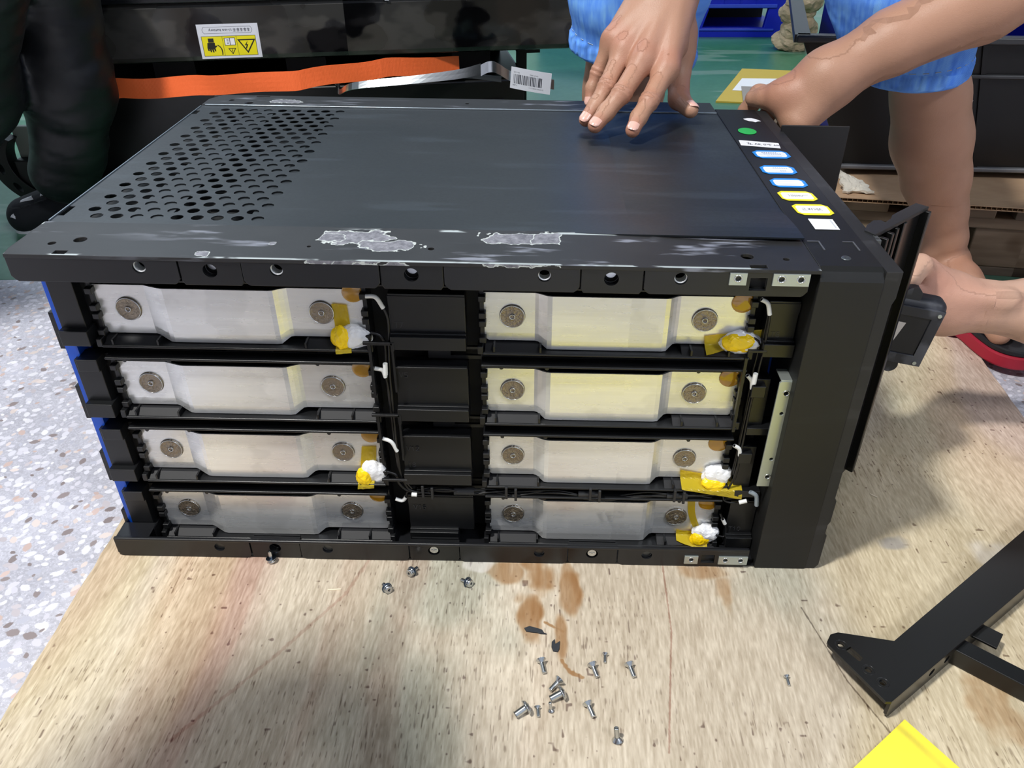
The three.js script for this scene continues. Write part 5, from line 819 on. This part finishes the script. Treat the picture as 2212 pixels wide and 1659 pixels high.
  const g = mergeNets([netMesh([0.38, -0.005, -1.02], [1.18, 1.26, -0.34], 0.0105, full, (x, y, z) => s1(x, y, z) || s2(x, y, z) || s3(x, y, z)), netMesh(...rb, 0.0017, full), netMesh(...lb, 0.0026, full), netMesh(...fb, 0.003, full)]);
  const spots = []; for (const k of ['index', 'middle', 'ring', 'pinky']) { const f = rf[k]; spots.push([...f[0].slice(0, 3).map((v, i) => v + (i === 1 ? 0.008 : 0)), 0.022, 0.55], [...f[1].slice(0, 3), 0.017, 0.4], [...f[3].slice(0, 3), 0.017, 0.55]); } spots.push([...rf.thumb[2].slice(0, 3), 0.03, 0.5], [0.54, 0.395, -0.395, 0.05, 0.25], [0.725, 0.35, -0.455, 0.04, 0.45], [1.06, 0.05, -0.54, 0.05, 0.4], [1.08, 0.03, -0.44, 0.04, 0.5]);
  vcol(g, skinCol(spots));
  const bodyMesh = netObj('body', g, skinM, t);
  const up = [0.0, 1, 0.45];
  for (const k of ['index', 'middle', 'ring']) nail(t, rf[k][2].slice(0, 3), rf[k][3].slice(0, 3), rf[k][3][3], up, 0.82, 0.0058, nailM);
  nail(t, rf.pinky[2].slice(0, 3), rf.pinky[3].slice(0, 3), rf.pinky[3][3], [-0.5, 0.5, 0.6], 0.82, 0.0045, nailM);
  nail(t, rf.thumb[2].slice(0, 3), rf.thumb[3].slice(0, 3), rf.thumb[3][3] * 1.04, [0.45, 1, 0.1], 0.85, 0.0068, nailM);
  // denim shorts, cut off below the knee with a sewn hem
  const cut = (c, n) => (x, y, z) => -((x - c[0]) * n[0] + (y - c[1]) * n[1] + (z - c[2]) * n[2]);
  const hem = (d, p) => d - 0.0035 * (1 - sst(0.019, 0.022, p));
  const Ls = chainSDF([B([0.79, 0.72, -0.86, 0.125], [0.884, 0.45, -0.565, 0.086]), B([0.884, 0.45, -0.565, 0.086], [0.911, 0.36, -0.555, 0.070])], 0.03), Rs = chainSDF([B([0.67, 0.72, -0.86, 0.125], [0.555, 0.45, -0.63, 0.09]), B([0.555, 0.45, -0.63, 0.09], [0.552, 0.36, -0.64, 0.086])], 0.03), Ps = chainSDF([B([0.73, 0.76, -0.86, 0.14], [0.73, 0.72, -0.86, 0.13])], 0.03);
  const wrinkle = (x, y, z) => 0.0028 * (fbm(x * 22 + z * 8, y * 34 + z * 12, 3, 250) - 0.5) * 2 + 0.0016 * Math.sin(y * 90 + x * 30);
  const shortsL = (x, y, z) => { const q = (y - 0.347) * 0.985 - (x - 0.911) * 0.10 + (z + 0.555) * 0.12; return -smin(-hem(Ls(x, y, z) - wrinkle(x, y, z), q), q, 0.006); }, shortsR = (x, y, z) => { const q = (y - 0.352) * 0.98 + (x - 0.55) * 0.14 + (z + 0.64) * 0.1; return -smin(-hem(Rs(x, y, z) - wrinkle(x, y, z), q), q, 0.006); };
  const shorts = (x, y, z) => smin(smin(shortsL(x, y, z), shortsR(x, y, z), y > 0.5 ? 0.03 : 0.004), Ps(x, y, z), 0.03);
  const sg = netMesh([0.44, 0.32, -1.03], [1.0, 0.93, -0.46], 0.0062, shorts);
  vcol(sg, (x, y, z) => { const qL = (y - 0.347) * 0.985 - (x - 0.911) * 0.10 + (z + 0.555) * 0.12, qR = (y - 0.352) * 0.98 + (x - 0.55) * 0.14 + (z + 0.64) * 0.1, q = x > 0.73 ? qL : qR; const e = q < 0.004 ? 1.25 : q < 0.022 ? 0.86 + 0.36 * sst(0.35, 0.75, vnoise((x + z) * 150, 3, 251)) : 1; const v = (0.86 + 0.3 * fbm(x * 16, y * 16 + z * 9, 3, 252)) * e; return [v, v, v]; });
  const sh = netObj('shorts', sg, denimM, t); sh.userData.label = 'blue denim shorts with sewn hems';
  // stitching rows above the hems
  for (const [c, r, nx, nz, q0, f] of [[[0.911, 0.555], 0.0755, -0.10, 0.12, 0.347, shortsL], [[0.552, 0.64], 0.0895, 0.14, 0.1, 0.352, shortsR]]) {
    const ps = []; for (let i = 0; i < 120; i++) { const a = i / 120 * Math.PI * 2; let rad = r + 0.02; for (let k = 0; k < 14; k++) { const x = c[0] + Math.cos(a) * rad, z = -c[1] + Math.sin(a) * rad, y = q0 + (0.0245 - nx * (x - c[0]) - nz * (z + c[1])) / 0.983; rad -= f(x, y, z) * 0.7; } const x = c[0] + Math.cos(a) * rad, z = -c[1] + Math.sin(a) * rad; if (i % 4 !== 3) ps.push([x, q0 + (0.0245 - nx * (x - c[0]) - nz * (z + c[1])) / 0.983, z]); else ps.push(null); }
    const gs = []; let run = []; for (const p of ps) { if (p) run.push(p); else { if (run.length > 1) gs.push(tube(run, 0.0007, 6, 5)); run = []; } }
    obj('stitching', gs, std({ color: 0x9fb2c8, roughness: 0.8 }), sh);
  }
  const shirt = (x, y, z) => Math.max(chainSDFshirt(x, y, z), -(y - 0.74) * 0.8 + (z + 0.8) * 0.3 - 0.05);
  const shirtB = [B([0.60, 0.97, -0.60, 0.082], [0.78, 0.93, -0.62, 0.137]), B([0.975, 0.80, -0.58, 0.08], [0.80, 0.9, -0.62, 0.137]), B([0.78, 0.92, -0.64, 0.147], [0.74, 0.76, -0.85, 0.145]), B([0.60, 0.97, -0.60, 0.072], [0.607, 0.86, -0.585, 0.064]), B([0.975, 0.80, -0.58, 0.072], [0.98, 0.70, -0.545, 0.067])], chainSDFshirt = chainSDF(shirtB, 0.04);
  netObj('shirt', netMesh([0.46, 0.6, -1.05], [1.12, 1.14, -0.40], 0.013, shirt), clothM(0x241a20), t);
  const hair = chainSDF([B([0.79, 1.14, -0.485, 0.092], [0.795, 1.1, -0.5, 0.08])], 0.02); netObj('hair', netMesh([0.66, 0.98, -0.62], [0.92, 1.26, -0.36], 0.01, (x, y, z) => Math.max(hair(x, y, z), (z + 0.43) * 0.8 - (y - 1.12) * 0.6)), clothM(0x0c0a0a), t);
  // flip flop under the left foot
  const fs = new THREE.Shape(); [[1.005, 0.60], [1.02, 0.63], [1.045, 0.625], [1.085, 0.58], [1.125, 0.535], [1.16, 0.50], [1.172, 0.465], [1.16, 0.43], [1.13, 0.402], [1.10, 0.395], [1.072, 0.41], [1.062, 0.445], [1.058, 0.49], [1.03, 0.545]].forEach(([x, z], i, a) => { const b = a[(i + 1) % a.length], m = [(x + b[0]) / 2, (z + b[1]) / 2]; if (!i) fs.moveTo((a[a.length - 1][0] + x) / 2, (a[a.length - 1][1] + z) / 2); fs.quadraticCurveTo(x, z, m[0], m[1]); });
  const ff = obj('flip_flop', [flat(fs, 0.0036, 0.014, 0.003, 10).translate(-0.02, 0, 0.025)], std({ color: 0xa81c34, roughness: 0.55 }), t); ff.userData.label = 'flip flop with a red sole and black footbed';
  obj('footbed', [flat(fs, 0.0232, 0.004, 0.002, 10).translate(-0.02, 0, 0.025)], std({ color: 0x16161c, roughness: 0.6 }), ff);
  obj('toe_strap', [tube([[1.035, 0.03, -0.51], [1.05, 0.07, -0.485], [1.066, 0.06, -0.445], [1.0685, 0.034, -0.425]], 0.005, 20, 8), tube([[1.11, 0.03, -0.51], [1.09, 0.066, -0.48], [1.066, 0.06, -0.445]], 0.005, 16, 8)], std({ color: 0x1a1a20, roughness: 0.5 }), ff);
}
{
  // second person, crouching out of frame on the right, forearm reaching in
  const t = thing('person', 'person reaching in from the right with a bare forearm, gripping the dark connector', 'person');
  const w = [0.868, 0.181, -0.222];
  const fg = [[[0.826, 0.206, -0.208, 0.0125], [0.800, 0.214, -0.192, 0.0105], [0.778, 0.204, -0.184, 0.0095], [0.768, 0.186, -0.184, 0.0085]], [[0.824, 0.194, -0.206, 0.0125], [0.798, 0.194, -0.194, 0.0105], [0.776, 0.182, -0.188, 0.0095], [0.768, 0.166, -0.186, 0.0085]], [[0.828, 0.182, -0.206, 0.0118], [0.804, 0.174, -0.194, 0.01], [0.783, 0.164, -0.189, 0.009], [0.776, 0.150, -0.187, 0.008]], [[0.834, 0.172, -0.208, 0.0105], [0.815, 0.157, -0.197, 0.009], [0.8, 0.147, -0.191, 0.008], [0.79, 0.138, -0.189, 0.0072]], [[0.845, 0.206, -0.216, 0.017], [0.826, 0.228, -0.206, 0.0135], [0.809, 0.2425, -0.186, 0.0115], [0.795, 0.2385, -0.165, 0.0092]]];
  const palm = [B([w[0], w[1] + 0.008, w[2], 0.025], [...fg[0][0].slice(0, 3), 0.0145]), B([...w, 0.025], [...fg[1][0].slice(0, 3), 0.015]), B([w[0], w[1] - 0.006, w[2], 0.024], [...fg[2][0].slice(0, 3), 0.0145]), B([w[0], w[1] - 0.01, w[2], 0.0225], [...fg[3][0].slice(0, 3), 0.0135]), B([w[0], w[1] + 0.01, w[2], 0.022], [0.838, 0.214, -0.213, 0.0165])];
  const hand = handSDF(palm, fg, []);
  const bodyB = [B([...w, 0.0245], [0.905, 0.1795, -0.22, 0.0265]), B([0.905, 0.1795, -0.22, 0.0265], [0.97, 0.174, -0.22, 0.0352]), B([0.97, 0.174, -0.22, 0.0352], [1.06, 0.176, -0.21, 0.04]), B([1.06, 0.176, -0.21, 0.04], [1.13, 0.19, -0.2, 0.0348]), B([1.13, 0.19, -0.2, 0.042], [1.36, 0.42, -0.1, 0.056]), B([1.36, 0.46, -0.08, 0.07], [1.52, 0.44, -0.04, 0.12]), B([1.52, 0.45, -0.04, 0.13], [1.64, 0.24, 0.0, 0.12]), B([1.5, 0.6, -0.05, 0.05], [1.47, 0.68, -0.06, 0.09]), B([1.62, 0.24, 0.0, 0.09], [1.40, 0.36, 0.16, 0.06]), B([1.40, 0.36, 0.16, 0.055], [1.46, 0.06, 0.2, 0.036]), B([1.46, 0.03, 0.2, 0.03], [1.32, 0.018, 0.18, 0.02]), B([1.64, 0.22, 0.0, 0.09], [1.52, 0.34, -0.3, 0.06]), B([1.52, 0.34, -0.3, 0.055], [1.6, 0.06, -0.3, 0.036]), B([1.6, 0.03, -0.3, 0.03], [1.46, 0.018, -0.32, 0.02]), B([1.50, 0.5, 0.1, 0.055], [1.44, 0.28, 0.22, 0.04]), B([1.44, 0.28, 0.22, 0.04], [1.42, 0.16, 0.1, 0.03])];
  // tendons at the wrist
  bodyB.push(B([0.855, 0.2, -0.203, 0.008], [0.92, 0.2, -0.197, 0.01]));
  const bs = chainSDF(bodyB, 0.012), full = (x, y, z) => { let d = bs(x, y, z); if (x < 0.95) d = smin(d, hand(x, y, z), 0.014); return d; };
  const hb = [[0.745, 0.12, -0.26], [0.90, 0.265, -0.145]], s1 = inBox(...hb, 0.016);
  const g = mergeNets([netMesh([0.74, -0.01, -0.45], [1.80, 0.82, 0.32], 0.0115, full, s1), netMesh(...hb, 0.0022, full)]);
  vcol(g, skinCol([[0.83, 0.215, -0.2, 0.05, 0.5], [0.86, 0.2, -0.2, 0.06, 0.35]], [0.6, 0.37, 0.27])); netObj('body', g, skinM, t);
  const sb = chainSDF([B([1.36, 0.46, -0.08, 0.085], [1.52, 0.44, -0.04, 0.138]), B([1.52, 0.45, -0.04, 0.146], [1.64, 0.24, 0.0, 0.138]), B([1.36, 0.44, -0.09, 0.075], [1.30, 0.36, -0.12, 0.068])], 0.03); netObj('shirt', netMesh([1.2, 0.08, -0.3], [1.84, 0.66, 0.22], 0.014, sb), clothM(0x3a4048), t);
}
{
  // person in black trousers squatting at the far left
  const t = thing('person', 'person in loose black trousers and a dark sneaker squatting at the far left', 'person');
  const bm = [B([-0.46, 0.10, -0.87, 0.045], [-0.40, 0.44, -0.86, 0.06]), B([-0.40, 0.44, -0.86, 0.07], [-0.74, 0.40, -0.84, 0.1]), B([-0.74, 0.42, -0.8, 0.11], [-0.60, 0.80, -0.36, 0.13]), B([-0.74, 0.4, -0.8, 0.1], [-0.43, 0.50, -0.68, 0.07]), B([-0.46, 0.46, -0.70, 0.06], [-0.72, 0.1, -0.78, 0.04]), B([-0.58, 0.88, -0.28, 0.055], [-0.5, 1.02, -0.15, 0.095]), B([-0.5, 0.84, -0.42, 0.05], [-0.42, 0.62, -0.58, 0.04]), B([-0.42, 0.62, -0.58, 0.04], [-0.44, 0.56, -0.70, 0.03]), B([-0.72, 0.82, -0.3, 0.05], [-0.76, 0.58, -0.34, 0.04]), B([-0.472, 0.03, -0.925, 0.028], [-0.55, 0.018, -0.868, 0.02]), B([-0.72, 0.04, -0.78, 0.035], [-0.7, 0.02, -0.68, 0.028])];
  const g = netMesh([-0.95, -0.01, -1.1], [-0.25, 1.16, -0.02], 0.014, chainSDF(bm, 0.03)); vcol(g, skinCol()); netObj('body', g, skinM, t);
  const jk = chainSDF([B([-0.74, 0.44, -0.78, 0.15], [-0.60, 0.80, -0.36, 0.165]), B([-0.6, 0.82, -0.36, 0.15], [-0.58, 0.86, -0.3, 0.12]), B([-0.5, 0.84, -0.42, 0.08], [-0.42, 0.62, -0.58, 0.07]), B([-0.42, 0.62, -0.58, 0.07], [-0.44, 0.56, -0.7, 0.05]), B([-0.70, 0.82, -0.3, 0.08], [-0.76, 0.58, -0.34, 0.07])], 0.04); netObj('jacket', netMesh([-0.98, 0.2, -1.0], [-0.28, 1.05, -0.1], 0.015, jk), clothM(0x08090c), t);
  const wr = (x, y, z) => 0.010 * (fbm(x * 9 + y * 14, y * 12 + z * 9, 3, 260) - 0.5) * 2;
  const tr = chainSDF([B([-0.458, 0.105, -0.86, 0.058], [-0.425, 0.16, -0.855, 0.058]), B([-0.425, 0.16, -0.855, 0.058], [-0.402, 0.26, -0.85, 0.072]), B([-0.402, 0.26, -0.85, 0.072], [-0.365, 0.43, -0.85, 0.068]), B([-0.375, 0.46, -0.85, 0.08], [-0.74, 0.42, -0.84, 0.13]), B([-0.74, 0.42, -0.8, 0.14], [-0.70, 0.52, -0.68, 0.14]), B([-0.74, 0.42, -0.8, 0.12], [-0.395, 0.50, -0.68, 0.092]), B([-0.395, 0.50, -0.68, 0.092], [-0.50, 0.285, -0.70, 0.088]), B([-0.50, 0.285, -0.70, 0.088], [-0.72, 0.14, -0.78, 0.062])], 0.035);
  const tg = netMesh([-0.95, 0.0, -1.12], [-0.24, 0.72, -0.5], 0.0085, (x, y, z) => Math.max(tr(x, y, z) - wr(x, y, z), 0.045 - y)); const tm = netObj('trousers', tg, std({ color: 0x07090d, roughness: 0.5 }), t); tm.userData.label = 'loose black trousers';
  const sk = chainSDF([B([-0.472, 0.03, -0.925, 0.036], [-0.558, 0.016, -0.862, 0.027])], 0.02), sm = netObj('sneaker', netMesh([-0.64, -0.012, -1.0], [-0.42, 0.09, -0.80], 0.004, (x, y, z) => Math.max(sk(x, y, z) - 0.008, -(y + 0.006))), clothM(0x11141a), t);
  obj('white_sole', [flat((() => { const s = new THREE.Shape(); s.absellipse(-0.515, 0.897, 0.082, 0.037, 0, Math.PI * 2, false, 0.70); return s; })(), YF + 0.0005, 0.012, 0.002, 24)], std({ color: 0xd9dadf, roughness: 0.6 }), sm);
  obj('white_stripe', [tube([[-0.565, 0.022, -0.83], [-0.556, 0.042, -0.85], [-0.535, 0.05, -0.862]], 0.006, 14, 8), tube([[-0.53, 0.03, -0.85], [-0.52, 0.052, -0.872], [-0.498, 0.058, -0.882]], 0.006, 14, 8)], std({ color: 0xd0d2d6, roughness: 0.6 }), sm);
}
{
  // the photographer, crouching left of the camera and out of the picture; throws the soft shade on the near plywood
  const t = thing('person', 'person crouching just left of the camera, casting the soft shadow on the near plywood', 'person');
  const bm = [B([-0.02, 0.83, 0.37, 0.102], [-0.0, 0.79, 0.345, 0.09]), B([-0.06, 0.64, 0.62, 0.05], [-0.03, 0.76, 0.43, 0.058]), B([-0.1, 0.60, 0.72, 0.13], [-0.24, 0.34, 0.95, 0.14]), B([0.08, 0.60, 0.66, 0.06], [-0.26, 0.60, 0.72, 0.06]), B([0.08, 0.60, 0.66, 0.05], [0.14, 0.48, 0.80, 0.04]), B([0.14, 0.48, 0.80, 0.042], [0.37, 0.58, 0.66, 0.026]), B([0.37, 0.58, 0.66, 0.03], [0.42, 0.585, 0.64, 0.018]), B([-0.28, 0.60, 0.72, 0.05], [-0.44, 0.42, 0.76, 0.04]), B([-0.44, 0.42, 0.76, 0.04], [-0.34, 0.44, 0.62, 0.03]), B([-0.3, 0.32, 0.95, 0.1], [-0.32, 0.40, 0.62, 0.065]), B([-0.32, 0.40, 0.62, 0.062], [-0.30, 0.06, 0.66, 0.038]), B([-0.30, 0.04, 0.68, 0.034], [-0.27, 0.018, 0.52, 0.024]), B([-0.16, 0.32, 0.95, 0.1], [0.02, 0.14, 0.78, 0.07]), B([0.02, 0.12, 0.80, 0.06], [-0.02, 0.04, 1.1, 0.036])];
  const g = netMesh([-0.55, -0.014, 0.2], [0.5, 1.0, 1.2], 0.017, chainSDF(bm, 0.035)); vcol(g, skinCol()); netObj('body', g, skinM, t);
  const sb = chainSDF([B([-0.1, 0.60, 0.72, 0.15], [-0.24, 0.38, 0.93, 0.16]), B([0.08, 0.60, 0.66, 0.08], [-0.28, 0.6, 0.72, 0.078])], 0.04); netObj('shirt', netMesh([-0.52, 0.16, 0.5], [0.24, 0.82, 1.2], 0.018, sb), clothM(0x20242c), t);
  const hr = chainSDF([B([-0.025, 0.85, 0.385, 0.112], [-0.03, 0.82, 0.41, 0.095])], 0.02); netObj('hair', netMesh([-0.2, 0.68, 0.22], [0.14, 1.05, 0.56], 0.014, (x, y, z) => Math.max(hr(x, y, z), (0.365 - z) * 0.8 - (y - 0.84) * 0.6)), clothM(0x0c0a0a), t);
}
renderer.render(scene, camera);
